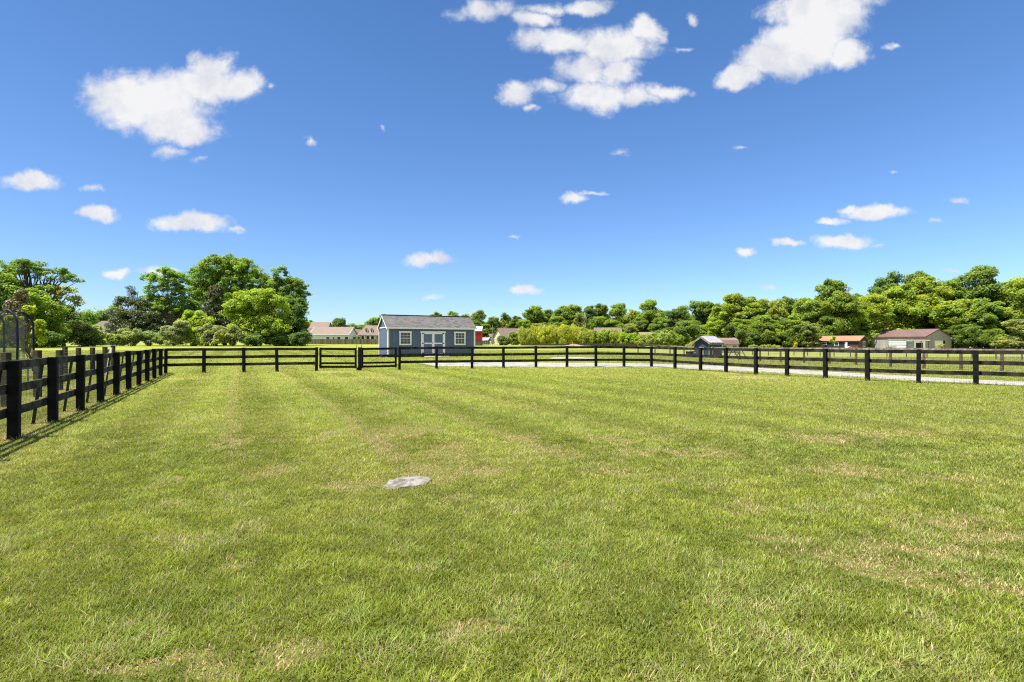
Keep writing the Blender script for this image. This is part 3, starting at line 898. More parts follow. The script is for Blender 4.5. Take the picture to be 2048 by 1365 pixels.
for i in range(6):
    lx = -.32 - .05 * (i % 2); ly = .1 + i * .42
    p = Matrix.Rotation(TH, 3, 'Z') @ Vector((lx, ly, 0)) + Vector((SX, SY, 0))
    o = MB().box(-.16, .16, -.19, .19, 0, .14).build('concrete_block', M['paver'], bevel=.01, loc=(p.x, p.y, T(p.x, p.y)))
    o.rotation_euler = (0, 0, TH + R((-6, 4, 9, -3, 5, -8)[i]))
    tag(o, 'red-brown block lying on the grass beside the left end of the blue shed', 'block', 'blocks along the left end of the shed')


# ---------------------------------------------------------------- houses and barns
def gable_building(name, label, cat, px, Y, L_, W_, H_, RH, wall, roof, rot=0.0, over=.4, z=None, hip=0.0, windows=(), doors=(), group=None, chimney=None, trim=None, wainscot=None):
    """long side along local x and centred on px; front (-y) faces the camera; rot in degrees"""
    X = (px - 1024) / F * Y
    z = T(X, Y) if z is None else z
    root = thing(name, label, cat, (X, Y, z), R(rot), group)
    l, w = L_ / 2, W_ / 2
    b = MB(); zb = -.3
    b.add([(-l, -w, zb), (l, -w, zb), (l, w, zb), (-l, w, zb), (-l, -w, H_), (l, -w, H_), (l, w, H_), (-l, w, H_)], [(0, 1, 5, 4), (1, 2, 6, 5), (2, 3, 7, 6), (3, 0, 4, 7), (0, 3, 2, 1), (4, 5, 6, 7)])
    if not hip:
        for x, s in ((-l, 1), (l, -1)):
            n = [(x, -w, H_), (x, w, H_), (x, 0, H_ + RH * .97)]; m_ = [(x + s * .15, p[1], p[2]) for p in n]
            b.add(n + m_, [(0, 1, 2) if s < 0 else (2, 1, 0), (3, 4, 5), (0, 3, 5, 2), (1, 2, 5, 4), (0, 1, 4, 3)])
    b.build('wall', wall, root)
    r = MB(); sl2 = RH / w; e = over; ze = H_ - e * sl2; th = .14; hp = hip
    lo = [(-l - e, -w - e, ze), (l + e, -w - e, ze), (l + e, w + e, ze), (-l - e, w + e, ze), (-l - e + hp, 0, H_ + RH), (l + e - hp, 0, H_ + RH)]
    hi = [(x, y, zz + th) for x, y, zz in lo]
    fs_ = [(6, 7, 11, 10), (8, 9, 10, 11), (1, 0, 4, 5), (3, 2, 5, 4), (0, 1, 7, 6), (2, 3, 9, 8)]
    if hip: fs_ += [(7, 8, 11), (9, 6, 10), (1, 5, 2), (0, 3, 4), (1, 2, 8, 7), (3, 0, 6, 9)]
    else: fs_ += [(0, 6, 10, 4), (3, 4, 10, 9), (1, 5, 11, 7), (2, 8, 11, 5)]
    r.add(lo + hi, fs_)
    r.build('roof', roof, root)
    if trim:
        t = MB(); t.box(-l - e, l + e, -w - e - .04, -w - e - .005, ze - .12, ze + th)
        if not hip:
            for x in (-l - e - .03, l + e + .03):
                t.bar((x, -w - e, ze + .02), (x, 0, H_ + RH + .02), .05, .2); t.bar((x, w + e, ze + .02), (x, 0, H_ + RH + .02), .05, .2)
        t.build('fascia', trim, root)
    if wainscot:
        MB().box(-l - .02, l + .02, -w - .02, w + .02, -.3, wainscot[0]).build('wainscot', wainscot[1], root)
    for (face, u, zz, ww, hh) in windows:
        f_ = MB(); g_ = MB(); t = .1
        if face == 'f': f_.box(u - ww / 2 - t, u + ww / 2 + t, -w - .05, -w - .005, zz - t, zz + hh + t); g_.box(u - ww / 2, u + ww / 2, -w - .075, -w - .052, zz, zz + hh)
        else:
            s = 1 if face == 'r' else -1
            a, c = sorted((s * (l + .005), s * (l + .05))); f_.box(a, c, u - ww / 2 - t, u + ww / 2 + t, zz - t, zz + hh + t)
            a, c = sorted((s * (l + .052), s * (l + .075))); g_.box(a, c, u - ww / 2, u + ww / 2, zz, zz + hh)
        fo = f_.build('window', M['white_trim'], root); g_.build('pane', M['glass'], fo)
    for (face, u, ww, hh, mt) in doors:
        d_ = MB()
        if face == 'f': d_.box(u - ww / 2, u + ww / 2, -w - .06, -w - .005, 0, hh)
        else:
            s = 1 if face == 'r' else -1; a, c = sorted((s * (l + .005), s * (l + .06))); d_.box(a, c, u - ww / 2, u + ww / 2, 0, hh)
        d_.build('door', mt, root)
    if chimney:
        cx, cw, ch = chimney; MB().box(cx - cw / 2, cx + cw / 2, -.35, .35, H_, H_ + RH + ch).build('chimney', M['brick'], root)
    return root


# wooden privacy fence far left of the shed
pa, pb = at(600, 689, 160), at(775, 689, 158)
root = thing('privacy_fence', 'long weathered board privacy fence in front of the tan-roofed houses', 'fence', (pa.x, pa.y, T(pa.x, pa.y)), math.atan2(pb.y - pa.y, pb.x - pa.x))
Lf = (pb - pa).length
MB().box(0, Lf, -.02, .02, -.1, 1.62).build('panel', M['privacy'], root)
pf = MB()
k = 0
while k * 2.4 < Lf:
    MB().box(k * 2.4 - .07, k * 2.4 + .07, -.1, -.021, -.1, 1.68).build('post', M['privacy'], root); k += 1

gable_building('house', 'long low white house with a wide tan shingle roof behind the privacy fence', 'house', 668, 178, 13.2, 7.5, 3.5, 2.3, M['white_siding'], M['tan_roof'], rot=-3, trim=M['white_trim'],
               windows=[('f', -.6, 1.1, 1.0, 1.3), ('f', 3.2, 1.1, 1.0, 1.3), ('f', 5.9, 1.1, 1.0, 1.3), ('f', 1.4, 1.7, .6, .6)])
gable_building('house', 'tall tan-roofed house showing only its upper roof behind the long white house', 'house', 642, 197, 6.6, 8, 4.6, 3.6, M['brick'], M['tan_roof'], rot=0, chimney=None)
gable_building('house', 'small brick house with a front gable, half hidden by the dark tree', 'house', 613, 186, 6.5, 7.0, 3.5, 2.3, M['brick'], M['tan_roof'], rot=82, windows=[('l', 0, 2.0, 1.6, 1.2)])
gable_building('house', 'narrow grey gabled house between two small evergreens', 'house', 714, 190, 7, 3.3, 4.0, 1.3, M['grey_wall'], M['tan_roof'], rot=86, over=.15, windows=[('l', 0, 2.5, .5, .6)], trim=None)
h = gable_building('house', 'steep tan-roofed house with two white dormers and a porch, left of the shed', 'house', 746, 186, 9.6, 6.0, 3.3, 3.2, M['white_siding'], M['tan_roof'], rot=4, hip=2.6, trim=M['white_trim'],
                   windows=[('f', -3.0, 1.3, .8, 1.5), ('f', -1.2, 1.3, .8, 1.5), ('f', 2.0, 1.3, .8, 1.5), ('f', 3.6, 1.3, .8, 1.5)], doors=[('f', .4, 1.0, 2.9, M['black_iron'])])
for x in (-1.9, .0):
    d_ = MB().box(x - .42, x + .42, -2.5, -.9, 3.9, 5.1).build('dormer', M['white_trim'], h)
    MB().prism([(x - .55, 5.08), (x + .55, 5.08), (x, 5.7)], 1, -2.6, -.8).build('dormer_roof', M['tan_roof'], d_)
    MB().box(x - .22, x + .22, -2.53, -2.505, 4.15, 4.95).build('pane', M['glass'], d_)
MB().box(-4.6, 4.8, -4.3, -3.4, 3.0, 3.15).build('porch_roof', M['tan_roof'], h)
for x in (-4.4, -2.1, .0, 2.2, 4.5):
    MB().box(x - .08, x + .08, -4.2, -4.04, 0, 2.998).build('porch_post', M['white_trim'], h)

gable_building('house', 'brown hip-roofed house glimpsed through the gap between the left trees', 'house', 211, 135, 6.5, 8.5, 3.0, 3.2, M['grey_wall'], M['brown_roof'], rot=10, hip=2.8, windows=[('f', -1.5, 1.3, .9, 1.0)])

gable_building('barn', 'red metal barn with a white roof edge, just right of the blue shed', 'barn', 950, 118, 3.2, 4.6, 3.3, .95, M['red_metal'], M['white_trim'], rot=0, over=.12, wainscot=(.8, M['grey_metal']))
gable_building('house', 'cream house with a sunlit gable end and brown roof beside the utility pole', 'house', 1021, 168, 9.2, 5.4, 2.75, 2.3, M['cream_siding'], M['brown_roof'], rot=30, windows=[('f', -2, .8, .9, 1.4), ('f', 1, .8, .9, 1.4)])
gable_building('house', 'little pale annex to the left of the cream gabled house', 'house', 986, 176, 2.6, 3.0, 2.5, .9, M['white_siding'], M['brown_roof'], rot=20, windows=[('f', 0, .4, .5, .9)])
gable_building('house', 'brown shingle roof rising above the middle of the yellow-green hedge', 'house', 1215, 175, 8.6, 7, 3.0, 2.7, M['grey_wall'], M['brown_roof'], rot=-6)
gable_building('house', 'lower wing roof joined behind the hedge, left of the main brown roof', 'house', 1172, 180, 5, 6, 2.9, 2.0, M['grey_wall'], M['brown_roof'], rot=-6)
gable_building('house', 'pinkish brown roof at the right end of the yellow-green hedge', 'house', 1295, 178, 5.6, 6, 2.5, 2.2, M['brick'], M['tan_roof'], rot=0)
gable_building('shed', 'tiny grey outbuilding at the foot of the trees right of the red barn', 'shed', 972, 150, 1.6, 2, 1.3, .6, M['grey_wall'], M['light_metal'], rot=-20)

# navy coop
bs = gable_building('coop', 'small navy blue shed with a pale metal gable roof in the right field', 'shed', 1416, 61, 2.6, 1.9, 1.75, .62, M['navy_siding'], M['light_metal'], rot=38, over=.2, trim=M['weathered'],
                    doors=[('l', 0, .6, 1.25, M['weathered'])])
for x, y in ((-1.3, -.95), (1.3, -.95), (-1.3, .95), (1.3, .95)):
    MB().box(x - .06, x + .06, y - .06, y + .06, 0, 1.7).build('corner_trim', M['weathered'], bs)
nb = thing('nest_box', 'low kennel with a small white-framed opening beside the navy shed', 'kennel', at(1383, 712, 58), R(20))
nb.location.z = T(nb.location.x, nb.location.y)
MB().box(-.5, .5, -.35, .35, .05, .7).build('wall', M['charcoal_siding'], nb)
MB().box(-.56, .56, -.41, .41, .7, .76).build('roof', M['weathered'], nb)
MB().box(.0, .34, -.38, -.352, .28, .6).build('opening_frame', M['white_trim'], nb)
MB().box(.06, .28, -.4, -.382, .33, .55).build('opening', M['black_iron'], nb)

# gambrel shed
X, Y = (1453 - 1024) / F * 92, 92
gs = thing('gambrel_shed', 'pale green shed with a faded pink gambrel roof behind the navy shed', 'shed', (X, Y, T(X, Y)), R(6))
MB().box(-1.6, 1.6, -1.2, 1.2, -.2, 1.55).build('wall', M['pale_green'], gs)
prof = [(-1.35, 1.5), (-1.05, 2.25), (0, 2.65), (1.05, 2.25), (1.35, 1.5)]
pin = [(-1.27, 1.5), (-1.0, 2.18), (0, 2.57), (1.0, 2.18), (1.27, 1.5)]
MB().prism(pin, 0, -1.58, 1.58).build('gable_wall', M['pale_green'], gs)
g = MB(); n = 5
vs = [(x, p[0], p[1]) for x in (-1.7, 1.7) for p in prof] + [(x, p[0], p[1] - .0) for x in (-1.7, 1.7) for p in [(q[0] * .96, q[1] - .05) for q in prof]]
fs = [(i, i + 1, i + 6, i + 5) for i in range(4)] + [(10 + i + 5, 10 + i + 6, 10 + i + 1, 10 + i) for i in range(4)] + [(i + 10, i + 11, i + 1, i) for i in range(4)] + [(i + 5, i + 6, i + 16, i + 15) for i in range(4)] + [(0, 5, 15, 10), (4, 14, 19, 9)]
g.add(vs, fs); g.build('roof', M['pink_roof'], gs)
for x in (-1.0, .9):
    w = MB().box(x - .3, x + .3, -1.24, -1.203, .7, 1.25).build('window', M['glass'], gs)

# orange-roofed cabin
cb_ = gable_building('cabin', 'long charcoal cabin with a bright orange metal roof at the foot of the woods', 'cabin', 1685, 140.8, 10.1, 5.7, 2.35, 1.2, M['charcoal_siding'], M['orange_metal'], rot=-55, over=.35,
                     windows=[('f', -.3, 1.0, .9, .9), ('f', -3.8, 1.4, 1.9, .35), ('r', .4, .8, 1.4, 1.3)], doors=[('f', 2.0, .5, 2.0, M['white_trim'])])
MB().box(3.0, 5.0, -2.97, -2.856, .2, 1.0).build('porch_railing', M['log'], cb_)
MB().box(5.055, 5.1, -2.8, -.6, 0, 2.3).build('end_wall', M['log'], cb_)

# big taupe barn
bb = gable_building('metal_barn', 'large taupe metal barn with a maroon roof and white roll-up door', 'barn', 1819.6, 149.3, 14.3, 13.2, 3.4, 2.13, M['taupe_metal'], M['maroon_metal'], rot=-65, over=.2,
                    doors=[('r', .0, 4.0, 2.35, M['white_trim'])], trim=M['log'])
MB().box(7.16, 7.22, 2.3, 3.1, 0, 2.35).build('door_jamb', M['black_iron'], bb)
MB().box(7.16, 7.4, 6.1, 6.5, 2.9, 3.3).build('yard_light', M['white_trim'], bb)

# white panel carport / lean-to
X, Y = (1795 - 1024) / F * 112, 112
cp = thing('carport', 'open livestock shelter with white corrugated sides standing before the taupe barn', 'carport', (X, Y, T(X, Y)), R(-35))
cp.scale = (.8, 1, 1)
MB().box(-2.0, 1.9, -.05, .0, 1.25, 2.35).build('side_panel', M['white_metal'], cp, label='white corrugated side panel')
MB().box(-.2, 1.9, -.052, -.002, .3, 1.1).build('lower_panel', M['white_metal'], cp)
MB().box(1.95, 3.4, .9, .95, .2, 2.1).build('back_panel', M['sheet_blue'], cp)
r = MB(); r.add([(-2.1, -.1, 2.36), (7.0, -.1, 2.2), (7.0, 2.6, 2.35), (-2.1, 2.6, 2.5)] + [(-2.1, -.1, 2.42), (7.0, -.1, 2.26), (7.0, 2.6, 2.41), (-2.1, 2.6, 2.56)], [(0, 3, 2, 1), (4, 5, 6, 7), (0, 1, 5, 4), (1, 2, 6, 5), (2, 3, 7, 6), (3, 0, 4, 7)])
r.build('roof', M['weathered'], cp)
for x in (-2.0, 1.95, 3.5, 5.2, 6.8):
    for y in (-.02, 2.4):
        MB().box(x - .06, x + .06, y + .01, y + .12, -.1, 2.2 + y * .05).build('post', M['brown_post'], cp)
MB().box(4.1, 5.6, 2.0, 2.06, .2, 1.8).build('stall_wall', M['dark_post'], cp)


def car(label, px, Y, rz, kind):
    X = (px - 1024) / F * Y
    c = thing('parked_car' if kind == 'car' else 'pickup_truck', label, kind if kind == 'car' else 'pickup truck', (X, Y, T(X, Y) + .15), R(rz), 'vehicles parked by the dark trees')
    b = MB()
    if kind == 'car': prof_ = [(-2.2, .35), (-2.25, .75), (-1.9, .95), (-1.2, 1.0), (-.7, 1.4), (.8, 1.42), (1.5, 1.0), (2.15, .9), (2.25, .4)]
    else: prof_ = [(-2.7, .45), (-2.75, .95), (-1.5, 1.08), (-.95, 1.65), (.35, 1.68), (.55, 1.1), (2.7, 1.1), (2.7, .45)]
    b.prism(prof_, 1, -.85, .85); b.build('body', M['car_white'], c, bevel=.06)
    g_ = MB()
    if kind == 'car': g_.prism([(-1.0, 1.02), (-.66, 1.33), (.75, 1.35), (1.25, 1.02)], 1, -.865, .865)
    else: g_.prism([(-1.3, 1.12), (-.88, 1.56), (.3, 1.58), (.42, 1.12)], 1, -.865, .865)
    g_.build('window', M['glass'], c)
    for x in (-1.4, 1.4):
        for y in (-.8, .8):
            MB().tube([(x, y - .12, .3), (x, y + .12, .3)], .33, 18).build('wheel', M['tyre'], c)


car('white car with its side to the lawn, leftmost of the vehicles by the dark trees', 1973, 150, 6, 'car')
car('white pickup truck in the middle of the vehicles by the dark trees', 1991, 153, 35, 'pickup')
car('white car at the right end of the vehicles by the dark trees', 2006, 149, 12, 'car')
X, Y = (1928 - 1024) / F * 146, 146
o = MB().box(-1.1, 1.1, -.5, .5, 0, 1.0).build('wall', M['grey_metal']); o.name = 'storage_bin'; o.location = (X, Y, T(X, Y))
tag(o, 'low dark storage bin on the grass between the taupe barn and the white cars', 'bin')
MB().box(-1.15, 1.15, -.55, .55, 1.0, 1.07).build('lid', M['black_iron'], o)

# white gate arch by the cabin
X, Y = (1697 - 1024) / F * 88, 88
w = MB(); w.tube([(-.5, 0, 0), (-.48, 0, .35), (-.3, 0, .62), (0, 0, .72), (.3, 0, .62), (.48, 0, .35), (.5, 0, 0)], .07, 8)
ar = thing('feeder', 'small white hooped feeder and upright in front of the orange-roofed cabin', 'feeder', (X, Y, T(X, Y) + .0))
ar.scale = (1, 1, 1)
w.build('hoop', M['white_trim'], ar, loc=(.1, 0, .35)); MB().box(-.06, .06, -.05, .05, 0, 1.85).build('upright', M['white_trim'], ar, loc=(-.15, .2, 0))
for x in (-.4, .6): MB().box(x - .05, x + .05, -.05, .05, 0, .4).build('leg', M['white_trim'], ar)

# picnic table
x, y = ground_px(1474, 713.5)
pt = thing('picnic_table', 'dark wooden picnic table standing in the field right of the navy shed', 'table', (x, y, T(x, y)), R(20))
MB().box(-.9, .9, -.38, .38, .72, .77).build('tabletop', M['dark_post'], pt)
for s in (-1, 1): MB().box(-.9, .9, s * .75 - .14, s * .75 + .14, .43, .47).build('seat', M['dark_post'], pt)
for sx in (-.65, .65):
    for s in (-1, 1): MB().bar((sx, s * .75, 0), (sx, s * .2, .72), .05, .09).build('leg', M['dark_post'], pt)


# utility poles
def pole(label, px, top, Y, arms=1, r=.13):
    X = (px - 1024) / F * Y; z = T(X, Y); H_ = HC + (HORY - top) * Y / F - z
    p_ = thing('utility_pole', label, 'utility pole', (X, Y, z), 0, 'utility poles')
    MB().tube([(0, 0, -.2), (0, 0, H_)], [r, r * .75], 8).build('pole', M['pole_wood'], p_)
    if arms:
        MB().box(-.9, .9, -.06, .06, H_ - .6, H_ - .45).build('crossarm', M['pole_wood'], p_)
        MB().tube([(.25, -.2, H_ - 1.7), (.25, -.2, H_ - 1.0)], .2, 10).build('transformer', M['steel'], p_)


pole('slim utility pole standing at the left of the cream gabled house', 985.5, 650, 160, 0, .12)
pole('utility pole with transformer rising behind the yellow-green hedge', 1107, 649, 178, 1)
pole('utility pole with crossarm in front of the far woods, left of the hedge top', 1090, 650, 190, 1)

# old stone slab
stx, sty = ground_px(815, 968)
r_ = random.Random(3); st = MB(); ring = []
nS = 22
prof_s = []
for k in range(nS):
    t = 2 * math.pi * k / nS
    rr = 1 + .10 * math.sin(2 * t + .6) + .09 * math.sin(3 * t + 2) + r_.uniform(-.05, .05)
    prof_s.append((.24 * rr * math.cos(t), .25 * rr * math.sin(t) + .05 * math.cos(t)))
layers = [(1.0, -.03), (1.0, .004), (.95, .014), (.75, .020), (.45, .024), (.2, .024)]
for s_, z_ in layers:
    for (x, y) in prof_s:
        st.v.append((x * s_ + r_.uniform(-.006, .006), y * s_ + r_.uniform(-.006, .006), z_ + r_.uniform(-.008, .008) + (.012 if y > .02 else 0)))
for l_ in range(len(layers) - 1):
    for k in range(nS): st.f.append((l_ * nS + k, l_ * nS + (k + 1) % nS, (l_ + 1) * nS + (k + 1) % nS, (l_ + 1) * nS + k))
st.f.append(tuple((len(layers) - 1) * nS + k for k in range(nS)))
o = st.build('flat_stone', M['stone'], loc=(stx, sty, T(stx, sty) + .0)); tag(o, 'pale flat rough stone sunk in the lawn', 'stone')

# dirt mound beyond the fence
X, Y = (1148 - 1024) / F * 104, 104
dm = MB(); rr = random.Random(8)
for i in range(9):
    for k in range(24):
        t = 2 * math.pi * k / 24; s_ = i / 8
        dm.v.append((3.3 * s_ * math.cos(t), 1.2 * s_ * math.sin(t), .5 * (1 - s_) ** 1.2 + rr.uniform(-.07, .07) * (1 - s_) - .05))
for i in range(8):
    for k in range(24): dm.f.append((i * 24 + k, (i + 1) * 24 + k, (i + 1) * 24 + (k + 1) % 24, i * 24 + (k + 1) % 24))
o = dm.build('dirt_mound', M['dirt'], loc=(X, Y, T(X, Y)), smooth=True); tag(o, 'low mound of bare dirt in front of the yellow-green hedge', 'mound')

# dark board fence at the foot of the hedge and the slat fence before the cream house
pa, pb = at(1000, 692, 118), at(1272, 692, 112)
root = thing('hedge_fence', 'dark low fence in the shade under the yellow-green hedge', 'fence', (pa.x, pa.y, T(pa.x, pa.y)), math.atan2(pb.y - pa.y, pb.x - pa.x))
Lf = (pb - pa).length
MB().box(6.5, Lf, -.02, .02, -.4, .45).build('panel', M['dark_post'], root)
for k in range(int(Lf / 2.6)): MB().box(k * 2.6 - .05, k * 2.6 + .05, -.1, -.021, -.4, .6).build('post', M['dark_post'], root)
pa, pb = at(967, 690, 126), at(1008, 690, 124)
root = thing('slat_fence', 'broken split-rail fence of crossed pale slats before the cream gabled house', 'fence', (pa.x, pa.y, T(pa.x, pa.y)), math.atan2(pb.y - pa.y, pb.x - pa.x))
Lf = (pb - pa).length
for k in range(9):
    MB().bar((k * .6 + .1, 0, -.1), (k * .6 - .1, .1, .85), .07, .1).build('slat', M['weathered'], root)
MB().bar((0, .1, .75), (Lf, .1, .85), .05, .09).build('rail', M['dark_post'], root)
MB().bar((0, .6, 1.25), (Lf, .6, 1.3), .05, .12).build('rail', M['dark_post'], root)

# ---------------------------------------------------------------- trampoline
tx, ty, tr_ = -19.66, 17.9, 2.05
tp = thing('trampoline', 'round trampoline with a dark net enclosure on curved foam-covered poles', 'trampoline', (tx, ty, T(tx, ty)))
ring = [(tr_ * math.cos(t), tr_ * math.sin(t), .9) for t in np.linspace(0, 2 * math.pi, 49)]
MB().tube(ring, .025, 8, cap=False).build('frame', M['steel'], tp)
mm = MB(); mm.prism([(1.7 * math.cos(t), 1.7 * math.sin(t)) for t in np.linspace(0, 2 * math.pi, 40)[:-1]], 2, .885, .895); mm.build('jumping_mat', M['mat_black'], tp)
pd = MB(); n = 40
for k in range(n):
    t = 2 * math.pi * k / n
    for r__, z__ in ((1.68, .91), (2.1, .91), (2.1, .89), (2.1, .62)): pd.v.append((r__ * math.cos(t), r__ * math.sin(t), z__))
for k in range(n):
    for j in range(3): pd.f.append((k * 4 + j, k * 4 + j + 1, ((k + 1) % n) * 4 + j + 1, ((k + 1) % n) * 4 + j))
pd.build('spring_pad', M['green_pad'], tp)
NP = 8
PA = [R(6 + 45 * k) for k in range(NP)]
for t in PA:
    c_, s_ = math.cos(t), math.sin(t)
    q = [(2.15 * c_, 2.15 * s_, .5), (2.17 * c_, 2.17 * s_, 1.6), (2.15 * c_, 2.15 * s_, 2.35), (2.05 * c_, 2.05 * s_, 2.6), (1.88 * c_, 1.88 * s_, 2.74), (1.8 * c_, 1.8 * s_, 2.76)]
    MB().tube(q, .036, 10).build('pole', M['foam'], tp, smooth=True)
for k in range(4):
    t = R(45 * 2 * k + 10); c_, s_ = math.cos(t), math.sin(t); c2, s2 = math.cos(t + .35), math.sin(t + .35)
    MB().tube([(2.05 * c_, 2.05 * s_, .88), (2.05 * c_, 2.05 * s_, .03), (2.05 * c2, 2.05 * s2, .03), (2.05 * c2, 2.05 * s2, .88)], .025, 8).build('leg', M['steel'], tp)
nt_ = MB(); seg = 64
for k in range(seg):
    t = 2 * math.pi * k / seg
    near = min(abs((t - a + math.pi) % (2 * math.pi) - math.pi) for a in PA) / R(22.5)
    sag_ = .12 * near
    for j, z__ in enumerate((.92, 1.35, 1.8, 2.2, 2.55, 2.72)):
        r__ = 1.92 - .06 * near * math.sin(j / 5 * math.pi) - (.1 if j == 5 else 0)
        nt_.v.append((r__ * math.cos(t), r__ * math.sin(t), z__ - (sag_ if j >= 4 else 0)))
for k in range(seg):
    for j in range(5):
        if k == 4 and j < 3: continue          # the zipped doorway stands open
        nt_.f.append((k * 6 + j, ((k + 1) % seg) * 6 + j, ((k + 1) % seg) * 6 + j + 1, k * 6 + j + 1))
nt_.build('safety_net', M['net'], tp)

# ---------------------------------------------------------------- trees
GREEN = np.array((.095, .165, .022))


def leaves(centres, radii, per, leaf, rs, base, var=.22, flat=.7, upb=.8, size_var=.35, elong=.55, droop=0.0):
    """leaf sprays: 'per' leaves on each clump"""
    n = len(centres); N_ = n * per
    c = np.repeat(centres, per, 0); r = np.repeat(radii, per)
    d = rs.normal(size=(N_, 3)); d /= np.linalg.norm(d, axis=1)[:, None]
    rad = r * rs.uniform(.25, 1.0, N_) ** .6
    p = c + d * rad[:, None] * np.array((1, 1, flat))
    nrm = d * .75 + rs.normal(size=(N_, 3)) * .55 + np.array((0, 0, upb)); nrm /= np.linalg.norm(nrm, axis=1)[:, None]
    t = np.cross(nrm, rs.normal(size=(N_, 3))); t /= np.linalg.norm(t, axis=1)[:, None] + 1e-9
    if droop: t = t + np.array((0, 0, droop)); t /= np.linalg.norm(t, axis=1)[:, None]
    b = np.cross(nrm, t); b /= np.linalg.norm(b, axis=1)[:, None] + 1e-9
    s = leaf * (1 + rs.uniform(-size_var, size_var, N_))
    bend = nrm * (s * .22)[:, None]
    t = t * s[:, None]; b = b * (s * elong)[:, None]
    v = np.stack([p - t, p + b + bend, p + t, p - b + bend], 1).reshape(-1, 3)
    f = np.arange(N_ * 4).reshape(-1, 4)
    kc = np.repeat(rs.uniform(1 - var, 1 + var, n), per) * rs.uniform(.78, 1.25, N_)
    hue = np.repeat(rs.normal(0, .10, n), per) + rs.normal(0, .08, N_)
    col = np.array(base)[None] * 2.0 * kc[:, None] * np.stack([1 + hue * .9, 1 + hue * .3, 1 - hue], 1)
    col = np.clip(np.repeat(col, 4, 0), .002, .9)
    return v, f, col


def clump_centres(lobes, n, rs, shell=(.45, 1.0)):
    w = np.array([(l[3] * l[4] * l[5]) ** .6 for l in lobes]); w /= w.sum()
    idx = rs.choice(len(lobes), n, p=w)
    L_ = np.array(lobes)[idx]
    d = rs.normal(size=(n, 3)); d /= np.linalg.norm(d, axis=1)[:, None]
    d[:, 2] = np.where((d[:, 2] < -.3) & (rs.uniform(size=n) < .5), -d[:, 2], d[:, 2])
    u = rs.uniform(shell[0], shell[1], n) ** .7
    return L_[:, :3] + d * L_[:, 3:6] * u[:, None]


def make_tree(name, label, cat, base, lobes, n, per, clump, leaf, colour, seed, group=None, trunk_r=.3, bark='bark', mat_='leaf', limbs=14, flat=.7, var=.22, shell=(.45, 1.0), trunk_top=None, droop=0, upb=.8, fork=0.35, elong=.55):
    """lobes: (x, y, z, rx, ry, rz) relative to the base"""
    rs = np.random.RandomState(seed)
    root = thing(name, label, cat, base, 0, group)
    cc = clump_centres(lobes, n, rs, shell)
    cc[:, 2] = np.maximum(cc[:, 2], clump * .4)
    rad = clump * rs.uniform(.6, 1.25, n)
    v, f, c = leaves(cc, rad, per, leaf, rs, colour, var, flat, upb, droop=droop, elong=elong)
    np_mesh('crown', v, f, M[mat_], root, c)
    zs = sorted(l[2] + l[5] * .3 for l in lobes); top = trunk_top if trunk_top else zs[-1]
    mx_ = np.average([l[0] for l in lobes], weights=[l[3] * l[5] for l in lobes])
    tb = MB(); wig = rs.uniform(-.03, .03, 8) * top
    tp_ = [Vector((mx_ * (k / 6) ** 1.3 + wig[k] * (k > 0), wig[7 - k] * (k > 0) * .7, -.3 + (top + .3) * k / 6)) for k in range(7)]
    tb.tube(tp_, [trunk_r * (1.25 if k == 0 else 1) * (1 - .13 * k) for k in range(7)], 8)
    pick = rs.choice(n, min(limbs, n), replace=False)
    for i in pick:
        e = Vector(cc[i]); h_ = max(min(e.z * (.35 + rs.uniform(0, .3)), top * .92), top * fork * .6)
        k = min(int(h_ / (top / 6)), 5); s = tp_[k].lerp(tp_[k + 1], (h_ - top * k / 6) / (top / 6) if top else 0)
        m1 = s.lerp(e, .4) + Vector((rs.normal() * .03 * top, rs.normal() * .03 * top, (e - s).length * .06))
        m2 = s.lerp(e, .72) + Vector((rs.normal() * .02 * top, 0, (e - s).length * .07))
        r0 = trunk_r * (.5 - .05 * k)
        tb.tube([s, m1, m2, e], [r0, r0 * .7, r0 * .45, r0 * .18], 6, cap=False)
    tb.build('trunk', M[bark], root, smooth=True)
    return root


def px_tree(label, pxb, Y, lobes_px, n, per, clump, leaf, colour, seed, name='tree', cat='tree', depth=.8, z=None, **k):
    """lobes_px: (cx, cy, rx, ry) in photograph pixels at the distance Y, turned into metres"""
    X = (pxb - 1024) / F * Y; z = T(X, Y) if z is None else z; s = Y / F
    rr_ = random.Random(seed); lobes = []
    for q in lobes_px:
        cx, cy, rx, ry = q[:4]
        lobes.append(((cx - pxb) * s, rr_.uniform(-.35, .35) * rx * s, HC + (HORY - cy) * s - z, rx * s, rx * s * depth, ry * s))
    return make_tree(name, label, cat, (X, Y, z), lobes, n, per, clump, leaf, colour, seed, **k)


G1 = (.098, .152, .022)      # mid green
G2 = (.145, .200, .022)      # bright spring green
G3 = (.062, .102, .024)      # dark green
G4 = (.155, .185, .075)      # pale grey-green
G5 = (.058, .076, .030)      # cedar, brownish dark
G6 = (.235, .250, .040)      # yellow-green
G7 = (.205, .225, .05)

